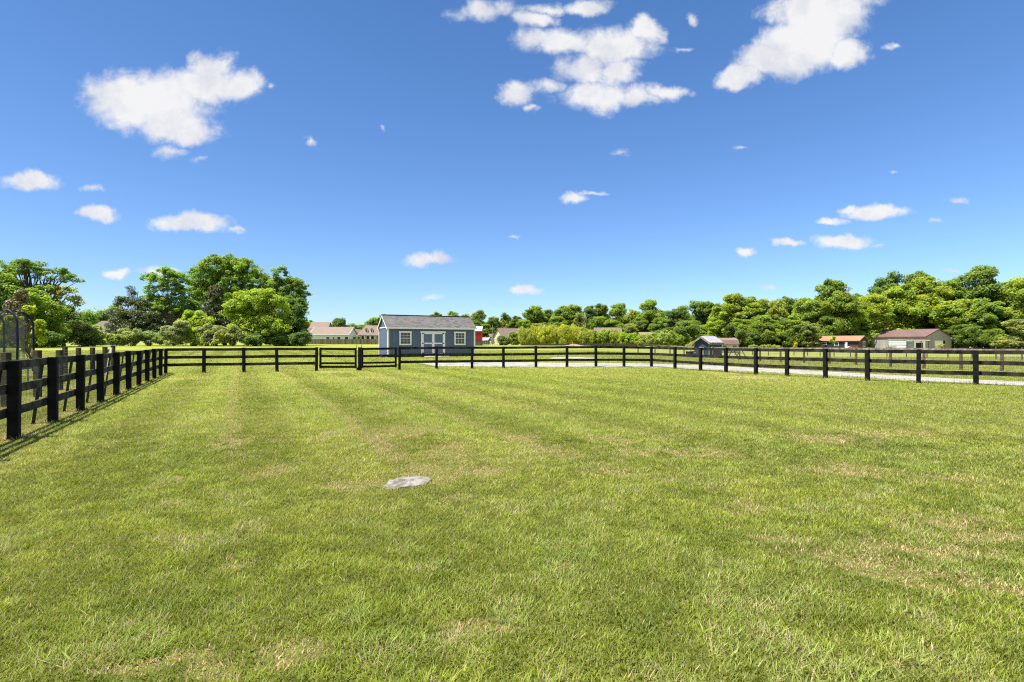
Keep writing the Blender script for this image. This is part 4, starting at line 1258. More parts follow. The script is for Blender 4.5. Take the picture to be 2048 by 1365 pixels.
# --- far left clump
px_tree('open-crowned oak with arching limbs at the far left edge', 70, 92, [(10, 545, 42, 24), (55, 535, 30, 16), (85, 552, 34, 20), (125, 545, 12, 10), (148, 558, 12, 13), (30, 575, 26, 16), (105, 578, 22, 9), (70, 578, 22, 10)],
        100, 110, .85, .17, (.085, .135, .024), 11, trunk_r=.36, limbs=70, shell=(.3, 1), flat=.55, depth=.9)
px_tree('yellowish sparse tree with bare twigs right of the open oak', 108, 96, [(118, 580, 26, 11), (150, 600, 18, 9), (160, 608, 10, 8), (105, 595, 30, 14), (88, 610, 30, 16)], 60, 85, .8, .17, (.19, .20, .045), 12, trunk_r=.2, limbs=40, shell=(.2, 1), flat=.55)
px_tree('mid green bushy tree at the left edge behind the trampoline', 2, 86, [(-5, 590, 40, 42), (-30, 560, 40, 30), (5, 640, 45, 40)], 170, 100, 1.1, .2, G1, 13)
px_tree('bright green spreading tree behind the trampoline poles', 70, 88, [(65, 605, 42, 26), (50, 640, 45, 35), (95, 630, 30, 30), (70, 665, 50, 25)], 200, 100, 1.0, .19, (.115, .165, .022), 14)
px_tree('brown-tinged cedar between the left edge tree and the bright green tree', 38, 80, [(38, 600, 12, 20), (36, 630, 20, 28), (38, 665, 26, 26)], 120, 90, .6, .15, (.085, .075, .04), 15, name='cedar_tree', mat_='cedar', flat=.9)
px_tree('dark green tree at the right end of the far left clump', 128, 100, [(125, 635, 26, 26), (112, 660, 30, 28), (145, 655, 26, 30)], 200, 95, 1.0, .19, G3, 16)
px_tree('rounded olive bush spreading at the right foot of the far left clump', 170, 98, [(165, 672, 32, 22), (186, 677, 20, 15), (150, 665, 22, 22)], 150, 100, .8, .17, (.12, .15, .045), 17, name='bush', cat='bush', trunk_r=.12)
px_tree('low pale bush at the edge of the field behind the garden fence', 105, 93, [(105, 684, 22, 9), (85, 685, 18, 9)], 50, 90, .7, .16, (.11, .15, .04), 18, name='bush', cat='bush', trunk_r=.08)
px_tree('dark undergrowth bush behind the trampoline net', 55, 84, [(40, 680, 45, 16), (85, 678, 30, 16)], 90, 90, .8, .18, G3, 19, name='bush', cat='bush', trunk_r=.08)
# hills of trees seen through the gap
px_tree('distant rounded tree at the left of the gap above the brown roof', 165, 190, [(168, 640, 22, 16), (150, 650, 24, 20)], 70, 60, 1.6, .34, (.085, .135, .035), 20)
px_tree('distant rounded tree at the right of the gap above the brown roof', 205, 200, [(200, 634, 24, 14), (222, 632, 20, 20), (190, 650, 40, 20)], 90, 60, 1.7, .36, (.095, .145, .035), 21)
px_tree('sunny green bush in front of the brown roof in the left gap', 186, 118, [(188, 664, 14, 12), (196, 684, 22, 9)], 50, 80, .8, .19, (.15, .2, .05), 22, name='bush', cat='bush', trunk_r=.1)
# --- main clump
px_tree('ragged dark cedar with spiky top at the left of the main clump', 268, 112, [(266, 588, 9, 16), (250, 603, 16, 12), (282, 610, 22, 16), (240, 628, 22, 14), (275, 640, 40, 24), (262, 665, 44, 24), (305, 650, 30, 34), (240, 655, 30, 24), (300, 672, 40, 16)],
        430, 90, .8, .18, G5, 31, name='cedar_tree', mat_='cedar', flat=.75, trunk_r=.25, shell=(.3, 1), elong=.35)
px_tree('tall airy tree with bare trunk and umbrella crown beside the cedar', 350, 114, [(303, 560, 20, 12), (330, 548, 18, 14), (345, 560, 24, 20), (312, 580, 24, 14), (356, 588, 16, 22), (322, 605, 26, 16), (340, 620, 26, 14), (362, 606, 18, 18), (300, 600, 20, 14), (368, 570, 14, 20)],
        215, 85, .85, .18, (.10, .165, .026), 32, trunk_r=.22, bark='pale_bark', limbs=60, shell=(.3, 1), flat=.6, trunk_top=9.5)
px_tree('broad tall green tree, highest crown of the main clump', 450, 122, [(432, 536, 34, 26), (458, 530, 36, 20), (410, 560, 34, 32), (490, 545, 34, 26), (505, 570, 34, 30), (455, 565, 56, 34), (420, 600, 50, 36), (490, 610, 50, 40), (392, 585, 24, 38), (540, 590, 26, 34)],
        560, 105, 1.15, .2, G1, 33, trunk_r=.42, limbs=40)
px_tree('dark brownish cedar standing in the middle of the main clump', 432, 110, [(432, 590, 14, 22), (425, 615, 26, 20), (438, 640, 34, 22), (430, 665, 38, 24)], 230, 85, .7, .17, (.052, .056, .024), 34, name='cedar_tree', mat_='cedar', elong=.35, flat=.8, trunk_r=.22)
px_tree('bright spring green tree in front of the main clump, right of the cedar', 512, 105, [(512, 600, 44, 22), (475, 620, 32, 24), (545, 615, 30, 26), (500, 645, 50, 32), (545, 655, 36, 30)], 420, 105, 1.0, .18, (.138, .185, .022), 35, trunk_r=.3)
px_tree('sparse leafy tree with open top at the right end of the main clump', 578, 116, [(562, 548, 18, 16), (582, 565, 22, 14), (598, 585, 18, 22), (572, 588, 34, 26), (590, 612, 24, 22), (552, 572, 16, 20)], 210, 85, .75, .18, (.10, .155, .03), 36, trunk_r=.24, limbs=60, shell=(.3, 1), flat=.6)
px_tree('dense dark tree filling the lower right end of the main clump', 580, 112, [(580, 620, 32, 26), (585, 655, 32, 30), (560, 670, 44, 22), (600, 672, 18, 18)], 330, 95, .95, .19, (.066, .108, .024), 37, trunk_r=.26)
px_tree('bright green tree leaning over the pale bushes of the main clump', 385, 106, [(388, 635, 22, 14), (402, 650, 26, 16), (370, 655, 22, 18)], 130, 100, .8, .17, (.14, .19, .022), 38, trunk_r=.18)
px_tree('mid green understory tree behind the airy tree', 345, 118, [(300, 625, 24, 24), (335, 638, 34, 28), (385, 632, 30, 30), (345, 665, 60, 24), (410, 655, 40, 28)], 380, 95, .9, .19, (.07, .115, .024), 39, trunk_r=.2)
for i, (cx, cy, rx, ry, c, lab) in enumerate([
    (232, 680, 20, 12, (.13, .17, .04), 'leafy bush under the ragged cedar, leftmost in the row of low bushes'),
    (262, 676, 22, 16, (.14, .165, .07), 'grey-green bush under the ragged cedar, second of the row of low bushes'),
    (300, 678, 26, 15, (.12, .16, .05), 'mid green low bush below the airy tree'),
    (348, 668, 26, 24, (.155, .18, .09), 'large silvery green bush to the right below the airy tree'),
    (388, 674, 22, 18, (.16, .21, .03), 'bright green bush in the middle of the row of low bushes'),
    (422, 670, 24, 22, (.145, .165, .075), 'grey-green bush below the middle cedar'),
    (465, 672, 26, 20, (.14, .165, .065), 'pale bush at the foot of the bright spring green tree'),
    (510, 678, 28, 15, (.08, .12, .03), 'dark green low bush right of the pale bush'),
    (560, 678, 34, 15, (.06, .10, .026), 'deep green low bush near the right end of the main clump'),
    (598, 680, 18, 13, (.05, .085, .024), 'small dark bush at the very right end of the main clump')]):
    q_ = random.Random(900 + i); lbs = [(cx, cy + ry * .2, rx * .8, ry * .8)] + [(cx + q_.uniform(-.9, .9) * rx, min(cy + q_.uniform(-.75, .5) * ry, 684), rx * q_.uniform(.25, .55), ry * q_.uniform(.3, .6)) for _ in range(6)]
    px_tree(lab, cx, 101 + (i % 3) * 1.5, lbs, int(rx * ry / 5) + 10, 95, .7, .16, c, 50 + i, name='bush', cat='bush', trunk_r=.08, group='low bushes at the foot of the left trees', limbs=6)
# --- near sapling by the trampoline
px_tree('vivid yellow-green sapling growing behind the trampoline net', 70, 23.5, [(79, 668, 8, 20), (77, 650, 6, 8), (57, 618, 7, 5), (30, 645, 14, 14), (12, 665, 12, 18), (46, 690, 7, 18)], 60, 55, .2, .065, (.19, .23, .014), 61, name='sapling', cat='sapling', trunk_r=.035, limbs=24, shell=(.2, 1))
# evergreens / far trees left of the shed
px_tree('round green tree behind the long white house', 676, 215, [(677, 646, 12, 9), (672, 655, 14, 8)], 60, 60, 1.2, .3, (.07, .115, .03), 70)
px_tree('green treetop between the dark clump and the tall tan roof', 615, 205, [(615, 650, 12, 9), (612, 660, 12, 8)], 50, 60, 1.2, .3, (.10, .17, .03), 71)
px_tree('low woodland tree behind the narrow grey house, left one', 704, 220, [(703, 656, 16, 6), (700, 664, 18, 6)], 60, 60, 1.2, .3, (.09, .14, .035), 72)
px_tree('low woodland tree behind the narrow grey house, right one', 726, 220, [(728, 658, 16, 7), (720, 664, 18, 6)], 60, 60, 1.2, .3, (.10, .15, .035), 73)
px_tree('green tree rising behind the dormered house, next to the shed roof', 748, 225, [(742, 648, 12, 6), (752, 645, 12, 9), (765, 640, 12, 12)], 80, 60, 1.3, .3, (.11, .16, .04), 74)
for i, (cx, top) in enumerate(((708.5, 672), (718, 672))):
    px_tree(('small dark evergreen left of the narrow grey house wall', 'small dark evergreen right of the narrow grey house wall')[i], cx, 170, [(cx, 676, 2.2, 4), (cx, 680, 3, 4)], 14, 60, .4, .14, G3, 76 + i, name='evergreen', cat='evergreen', trunk_r=.06, limbs=2)

# --- generic variants for the far woods
def variant(seed, n=230, per=75, leaf=.2, tall=1.0, colour=G1, clump=.85, shell=(.4, 1.0), lean=.25):
    rs = np.random.RandomState(seed); lobes = []
    k = rs.randint(6, 9)
    for i in range(k):
        zc = 3.0 + 5.2 * (i + .5) / k + rs.uniform(-.5, .5)
        wd = 3.3 * math.sin(math.pi * (.26 + .50 * (i + .5) / k))
        a = rs.uniform(0, 2 * math.pi); rr2 = wd * rs.uniform(.15, .55)
        lobes.append((rr2 * math.cos(a), rr2 * math.sin(a), zc, wd * rs.uniform(.55, .8), wd * rs.uniform(.55, .8), rs.uniform(1.0, 1.7)))
    lobes.append((rs.uniform(-.5, .5), 0, 8.7, 2.0, 2.0, 1.2))
    for i in range(3):
        a = rs.uniform(0, 2 * math.pi); lobes.append((2.0 * math.cos(a), 2.0 * math.sin(a), 1.8, 1.8, 1.8, 1.4))
    return lobes, dict(n=n, per=115, clump=clump, leaf=.165, shell=shell)


VAR = []
for i in range(9):
    lobes, kw = variant(200 + i, n=(230, 260, 210)[i % 3], shell=((.4, 1.), (.5, 1.), (.3, 1.))[i % 3])
    VAR.append((lobes, kw))
_proto = {}


def far_tree(idx, label, px, top, width, Y, tint, rz, group=None, name='tree'):
    """a tree of the far woods: the first of each variant is built, the rest copy it"""
    X = (px - 1024) / F * Y; z = T(X, Y); H_ = HC + (HORY - top) * Y / F - z
    sc_ = H_ / 9.9; sw_ = width * Y / F / 6.4
    if idx not in _proto:
        lobes, kw = VAR[idx]
        root = make_tree(name, label, 'tree', (X, Y, z), lobes, colour=(.25, .25, .25), seed=300 + idx, group=group, trunk_r=.26, limbs=16, **kw)
        _proto[idx] = root
    else:
        src = _proto[idx]; root = src.copy(); COL.objects.link(root)
        for ch in src.children:
            c_ = ch.copy(); COL.objects.link(c_); c_.parent = root
        tag(root, label, 'tree', group)
        root.name = name
        if not group and 'group' in root: del root['group']
    root.location = (X, Y, z); root.rotation_euler = (0, 0, rz); root.scale = (sw_, sw_, sc_)
    for ch in root.children:
        ch.color = (*(c * 4 for c in tint), 1) if ch.name.startswith('crown') else (1, 1, 1, 1)
    return root


TB = (.098, .140, .028); TY = (.145, .172, .034); TD = (.076, .114, .026); TG = (.116, .160, .027); TP = (.128, .146, .052); TV = (.138, .178, .026)
FT = [  # px, top, width, Y, tint, label
    (872, 626, 30, 220, TB, 'treetop showing above the left half of the shed ridge'),
    (838, 632, 26, 230, TB, 'low treetop peeping over the shed roof near its left end'),
    (905, 623, 30, 210, TG, 'leafy treetop above the right half of the shed ridge'),
    (930, 629, 22, 215, TY, 'yellowish treetop over the right end of the shed ridge'),
    (957, 622, 30, 190, TG, 'round-headed green tree right above the red barn'),
    (948, 640, 30, 175, TD, 'shaded tree directly behind the red barn'),
    (985, 634, 26, 195, TD, 'dark tree behind the slim utility pole'),
    (970, 650, 30, 180, TB, 'low tree at the corner of the cream house annex'),
    (1011, 627, 27, 230, TD, 'dark domed tree above the cream gabled house, left one'),
    (1006, 641, 18, 200, TY, 'small light green tree just over the cream house ridge'),
    (1034, 633, 24, 215, TD, 'dark tree above the right end of the cream house roof'),
    (1067, 612, 42, 200, TG, 'tall pointed green tree behind the left end of the hedge'),
    (1048, 640, 32, 190, TG, 'mid green tree on the left shoulder of the tall pointed tree'),
    (1093, 621, 34, 205, TB, 'rounded darker tree between the tall pointed tree and the next broad one'),
    (1082, 645, 32, 192, TP, 'pale leafed tree low behind the hedge near the transformer pole'),
    (1137, 610, 48, 198, TG, 'broad green tree above the left part of the hedge'),
    (1115, 635, 34, 190, TB, 'lower green tree left of the broad tree above the hedge'),
    (1160, 628, 30, 188, TP, 'greyish green tree on the right flank of the broad tree'),
    (1178, 613, 26, 210, TD, 'slender open tree before the main brown roof'),
    (1203, 609, 34, 212, TB, 'vase-shaped airy tree above the main brown roof'),
    (1195, 634, 34, 190, TG, 'leafy tree just over the main brown roof'),
    (1238, 607, 36, 200, TG, 'full green tree to the right above the main brown roof'),
    (1225, 640, 36, 188, TG, 'lower bright tree right behind the main brown roof'),
    (1268, 618, 30, 195, TY, 'light green tree between the brown roof and the pinkish roof'),
    (1258, 648, 34, 183, TP, 'pale low tree right of the main brown roof'),
    (1303, 603, 44, 188, TG, 'tall ragged-topped tree above the pinkish roof'),
    (1285, 632, 36, 186, TB, 'green tree just left above the pinkish roof'),
    (1322, 636, 36, 178, TB, 'green tree at the right end of the pinkish roof'),
    (1343, 620, 32, 180, TD, 'darker tree in the dip of the skyline right of the ragged-topped tree'),
    (1362, 612, 32, 180, TB, 'narrow tree with an open top left of the big dark dome'),
    (1398, 603, 50, 172, TD, 'big dark domed tree left of the bright green giant'),
    (1375, 642, 44, 168, TD, 'shaded tree behind the left of the navy shed'),
    (1425, 602, 44, 170, TD, 'second dark dome tree touching the bright green giant'),
    (1415, 650, 44, 165, TG, 'green tree directly behind the navy shed roof'),
    (1462, 592, 62, 158, TV, 'bright green giant tree with a visible fork above the gambrel shed'),
    (1448, 632, 50, 156, TV, 'bright lower crown above the navy shed'),
    (1487, 640, 52, 152, TG, 'green tree above the gambrel shed, right side'),
    (1512, 596, 56, 156, TV, 'tall bright green tree right of the forked giant'),
    (1530, 632, 56, 150, TG, 'mid height green tree in the middle of the right woods'),
    (1540, 602, 44, 166, TB, 'darker green crown on the skyline right of the tall bright green tree'),
    (1560, 600, 44, 158, TY, 'yellow-green tree on the skyline above the middle of the right fence'),
    (1578, 592, 36, 162, TD, 'dark crown peeping over the skyline left of the rounded peak'),
    (1580, 640, 52, 146, TG, 'leafy tree left of the orange-roofed cabin'),
    (1612, 600, 50, 152, TG, 'wide green tree left of the rounded peak tree'),
    (1608, 645, 44, 143, TP, 'greyish tree with pale limbs at the left end of the orange roof'),
    (1664, 562, 62, 156, TB, 'rounded peak tree rising above the orange-roofed cabin'),
    (1640, 605, 54, 150, TG, 'green tree just above the left end of the orange roof'),
    (1655, 642, 46, 150, TG, 'low green tree directly behind the orange roof'),
    (1690, 590, 56, 152, TG, 'sunlit tree right of the rounded peak tree'),
    (1705, 632, 50, 156, TB, 'shaded green tree behind the right end of the orange roof'),
    (1722, 586, 34, 164, TD, 'dark tree in the skyline notch above the gap between cabin and barn'),
    (1745, 590, 62, 158, TV, 'bright tree above the left end of the maroon roof'),
    (1735, 630, 52, 158, TG, 'green tree low between the cabin and the maroon roof'),
    (1783, 548, 56, 176, TD, 'dark high crown on the skyline left of the broad oak'),
    (1800, 572, 70, 168, TV, 'sunny broad-crowned tree above the middle of the maroon roof'),
    (1832, 546, 54, 176, TB, 'skyline tree behind the broad-crowned sunny tree'),
    (1860, 556, 72, 168, TV, 'large spreading yellow-green tree above the barn peak'),
    (1780, 625, 66, 172, TG, 'leafy tree just over the left half of the maroon roof'),
    (1850, 625, 76, 174, TG, 'leafy tree just over the right half of the maroon roof'),
    (1905, 552, 56, 168, TB, 'open-crowned skyline tree right of the barn peak'),
    (1915, 600, 70, 158, TV, 'bright green tree right of the taupe barn gable'),
    (1972, 538, 66, 162, TB, 'tallest tree of the right woods, with two rounded heads'),
    (1960, 600, 66, 152, TG, 'green tree under the tallest tree of the right woods'),
    (1932, 650, 56, 150, TD, 'dark shaded tree behind the storage bin'),
    (1990, 650, 62, 153, TD, 'dark shaded tree behind the white cars'),
    (2015, 566, 54, 160, TG, 'green tree right of the two-headed tallest tree'),
    (2050, 556, 66, 146, TV, 'vivid green tree cut by the right edge of the view'),
    (2045, 640, 60, 132, TP, 'pale drooping tree at the lower right edge of the woods'),
    (2110, 560, 70, 146, TG, 'green tree just beyond the right edge of the view'),
]
r9 = random.Random(77)
for i, (px, top, wd, Y, tint, lab) in enumerate(FT):
    j = r9.uniform(.92, 1.08)
    far_tree(i % 9, lab, px, top, wd * 1.25, Y, tuple(c * j for c in tint), r9.uniform(0, 6.28), name='tree')
# backing row, seen only as gaps between the front crowns
SEG = [(940, 1080, 255, 634, TD, 'one of the distant trees filling gaps behind the cream gabled house'),
       (1080, 1360, 240, 628, TD, 'one of the distant trees filling gaps behind the hedge and brown roofs'),
       (1360, 1560, 205, 622, TD, 'one of the shaded trees filling gaps behind the navy shed'),
       (1560, 1740, 195, 618, TD, 'one of the shaded trees filling gaps behind the orange-roofed cabin'),
       (1740, 2100, 200, 598, TD, 'one of the shaded trees filling gaps behind the taupe barn')]
for (a, b, Y, top, tint, lab) in SEG:
    n = int((b - a) / 26)
    for k in range(n):
        px = a + (b - a) * (k + .5) / n + r9.uniform(-5, 5)
        far_tree(r9.randrange(9), lab, px, top + r9.uniform(-4, 10), 44, Y + r9.uniform(-6, 6), tuple(c * r9.uniform(.85, 1.2) for c in tint), r9.uniform(0, 6.28), group=lab.replace('one of the ', ''), name='tree')
# understory along the right woods
US = [(1340, 672, 26, 14), (1372, 668, 24, 16), (1478, 672, 24, 18), (1505, 674, 26, 18), (1535, 672, 26, 20), (1562, 676, 24, 16), (1590, 674, 26, 18), (1618, 676, 20, 16), (1915, 680, 24, 14), (1948, 676, 26, 18), (1990, 678, 28, 16), (2030, 680, 30, 16), (2070, 680, 30, 18)]
UL = ['bush behind the right end of the hedge', 'dark bush left of the navy shed', 'dark bush right of the gambrel shed', 'deep green bush, second right of the gambrel shed', 'shaded bush below the mid woods', 'leafy bush below the yellow-green skyline tree', 'shaded bush a little left of the cabin', 'bush touching the left end of the cabin', 'dark bush right of the taupe barn', 'dark bush behind the storage bin', 'black-green bush behind the white cars', 'bush near the right edge of the woods', 'bush beyond the right edge of the woods']
for i, ((cx, cy, rx, ry), lab) in enumerate(zip(US, UL)):
    q_ = random.Random(950 + i)
    px_tree(lab, cx, 143 + (i % 3) * 2, [(cx, cy + 4, rx, ry * .8)] + [(cx + q_.uniform(-1, 1) * rx, cy + q_.uniform(-.9, .5) * ry, rx * q_.uniform(.25, .5), ry * q_.uniform(.3, .6)) for _ in range(5)], 90, 80, 1.0, .22, ((.068, .098, .02), (.09, .125, .022), (.05, .075, .018))[i % 3], 400 + i, name='bush', cat='bush', trunk_r=.1, limbs=5)

# --- yellow-green hedge shrubs
HG = [(1008, 682, 10, 8), (1030, 677, 10, 13), (1050, 674, 15, 19), (1072, 672, 16, 21), (1092, 671, 16, 22), (1112, 672, 16, 20), (1132, 670, 16, 22), (1152, 671, 16, 21), (1172, 674, 16, 18), (1192, 676, 15, 16), (1212, 675, 15, 17), (1232, 677, 15, 16), (1252, 679, 14, 14), (1272, 681, 14, 13), (1292, 681, 14, 13), (1314, 680, 14, 14), (1334, 677, 15, 17), (1352, 681, 14, 13)]
HC_ = [(.10, .13, .045), (.15, .17, .05), G7, G6, G6, G7, G6, G6, G7, (.13, .175, .028), (.15, .185, .03), (.20, .215, .035), (.14, .195, .02), (.165, .20, .03), (.17, .20, .05), (.14, .18, .045), (.16, .2, .05), (.13, .18, .03)]
HLd = ['small olive bush at the left end of the hedge, before the cream house', 'dark narrow bush, second from the left end of the hedge', 'olive-yellow shrub with upright tips near the left end of the hedge', 'tall yellow-tipped shrub below the tall pointed tree', 'tallest yellow shrub of the hedge below the transformer pole', 'yellow-green shrub behind the dirt mound, left side', 'yellow shrub right behind the dirt mound', 'feathery yellow shrub right of the dirt mound', 'muted yellow shrub left of the main brown roof', 'greener shrub below the left end of the main brown roof', 'green shrub below the middle of the main brown roof', 'yellow-green shrub below the right end of the main brown roof', 'vivid green shrub with a clear stem right of the brown roof', 'yellow shrub left of the pinkish roof', 'pale shrub below the pinkish roof', 'dull green shrub right of the pinkish roof', 'taller grey-green shrub right of the pinkish roof', 'last low shrub at the right end of the hedge']
for i, ((cx, cy, rx, ry), c, lab) in enumerate(zip(HG, HC_, HLd)):
    up_ = i in (2, 3, 4, 5, 6, 7, 8, 11)
    Y = 119 + (i % 2) * 3
    lb = [(cx, cy + 3, rx, ry - 3), (cx - 5, cy - 2, rx * .6, ry * .85), (cx + 6, cy, rx * .6, ry * .8)]
    px_tree(lab, cx, Y, lb, 130 if up_ else 120, 85, .55, .15, c, 500 + i, name='shrub', cat='shrub', trunk_r=.07, group='shrubs of the long yellow-green hedge', limbs=10, droop=1.6 if up_ else 0, flat=1.3 if up_ else .8, elong=.3 if up_ else .5)
# young trees and small field plants
px_tree('young light green tree in front of the orange-roofed cabin', 1665, 118, [(1665, 684, 5, 8), (1666, 677, 2.5, 4)], 22, 60, .35, .12, (.2, .25, .05), 560, name='young_tree', cat='tree', trunk_r=.05, limbs=8, shell=(.2, 1))
px_tree('little yellow-leafed tree in the far field left of the cabin', 1590, 96, [(1590, 690, 3.5, 4), (1589, 695, 4, 3)], 14, 60, .28, .1, (.25, .22, .015), 561, name='young_tree', cat='tree', trunk_r=.03, limbs=4)
px_tree('pale rounded bush in front of the barn door', 1881, 100, [(1881, 693, 7, 4)], 22, 60, .3, .1, (.2, .2, .09), 562, name='bush', cat='bush', trunk_r=.03, limbs=3)
px_tree('lime green bush at the left of the navy shed', 1383, 66, [(1383, 690, 6, 4), (1377, 695, 6, 4)], 20, 60, .28, .08, (.16, .19, .03), 563, name='bush', cat='bush', trunk_r=.03, limbs=3)
px_tree('row of low yellow-green weeds right of the gambrel shed', 1530, 104, [(1510, 694, 10, 2.6), (1530, 693, 12, 3), (1550, 694, 10, 2.6)], 60, 50, .3, .1, (.15, .18, .03), 564, name='weed_patch', cat='weeds', trunk_r=.02, limbs=2)


# ---------------------------------------------------------------- grass (stuff)
rs = np.random.RandomState(9)
PATCH = [  # bare or straw-coloured worn places: px, py, size across, size deep, strength
    (820, 862, .34, .42, .95), (545, 945, .20, .26, .6), (895, 905, .22, .35, .75), (870, 940, .3, .35, .7), (880, 955, .22, .2, .8), (740, 970, .35, .12, .7), (1225, 882, .25, .25, .8), (1290, 905, .4, .2, .7),
    (1390, 912, .3, .2, .6), (985, 942, .22, .12, .7), (1240, 950, .2, .12, .6), (320, 1340, .16, .07, 1.0), (620, 1310, .18, .06, .8), (390, 1350, .15, .05, .8),
    (1560, 1080, .15, .09, .7), (1700, 1125, .3, .1, .75), (1800, 1155, .32, .09, .9), (1950, 1170, .18, .08, .8), (2000, 1080, .25, .1, .7), (1900, 1050, .3, .12, .5), (1480, 1020, .2, .15, .4), (1830, 1100, .4, .1, .5),
    (960, 1250, .25, .05, .5), (480, 1130, .1, .06, .6), (900, 1005, .14, .1, .6), (1640, 880, .5, .35, .4), (1780, 870, .6, .4, .35), (1700, 940, .4, .3, .4), (1900, 960, .5, .2, .35), (1040, 878, .25, .2, .6), (640, 870, .2, .2, .35),
    (1500, 757, .9, .8, .6), (1440, 748, .6, .6, .5), (860, 765, .8, .8, .35), (660, 745, .7, .6, .6), (720, 757, 1.0, .7, .4), (470, 885, .2, .3, .4), (360, 758, .8, .9, .35), (690, 985, .1, .08, .7)]
PW = [(*ground_px(a, b), c * 1.2, d * 1.25, min(e * 1.15, 1)) for a, b, c, d, e in PATCH]
lf_n = Vector((dl.y, -dl.x))       # normal of the left fence line


def lawn_props(x, y):
    n1 = fbm(x * .55, y * .55, 21, 4); n2 = fbm(x * 2.2, y * 2.2, 31, 3); n3 = fbm(x * .18, y * .18, 41, 3); n4 = fbm(x * 5.5, y * 5.5, 51, 2)
    q = (x - C0.x) * lf_n.x + (y - C0.y) * lf_n.y      # distance from the left fence
    if lf_n.x < 0: q = -q
    stripe = np.tanh(1.6 * np.sin(q * 2 * np.pi / 2.1 + .6 * (n3 - .5))) * sst(5, 10, y) * (1 - sst(13, 18, q))
    line_ = np.exp(-(((q + .35 * (n3 - .5)) % 2.1 - 1.05) / .16) ** 2) * sst(2.2, 3.2, q) * (1 - sst(9, 13, q)) * sst(5, 8, y)
    straw = .18 + .62 * line_ + .34 * sst(.50, .72, n1 * .35 + n2 * .35 + n4 * .3) + .22 * sst(.55, .8, n2 * .4 + n4 * .6)
    worn = np.zeros_like(x)
    jx = x + .35 * (n2 - .5) + .15 * (n4 - .5); jy = y + .35 * (n4 - .5) + .3 * (n2 - .5)
    for (a, b, sx, sy, s) in PW:
        worn = np.maximum(worn, s * np.exp(-(((jx - a) / sx) ** 2 + ((jy - b) / sy) ** 2) * .9))
    under = np.exp(-((q + .15) / .30) ** 2) * .5       # trimmed strip under the left fence
    under2 = np.exp(-((q + 1.9) / .5) ** 2) * .5 * (y < 28)
    rear_q = (x - C0.x) * -.2325 + (y - C0.y) * .9726
    under3 = np.exp(-((rear_q) / .22) ** 2) * .55 * (x < 9)
    worn = np.clip(worn * 1.5 * (.55 + .9 * n4), 0, 1)
    worn = np.maximum.reduce([worn, under, under2, under3])
    return n1, n2, n3, n4, stripe, np.clip(straw + worn * 1.15, 0, .98), worn, q


def scatter(y0, y1, dens, side=1.12, pad=1.5):
    """random points in the wedge in front of the viewer, density per m2 as a function of y"""
    ys = np.linspace(y0, y1, 120); w = (side * ys + pad) * 2 * dens(ys)
    c = np.concatenate([[0], np.cumsum((w[1:] + w[:-1]) / 2 * np.diff(ys))])
    n = int(c[-1]); u = rs.uniform(0, c[-1], n); y = np.interp(u, c, ys)
    x = rs.uniform(-1, 1, n) * (side * y + pad)
    return x, y


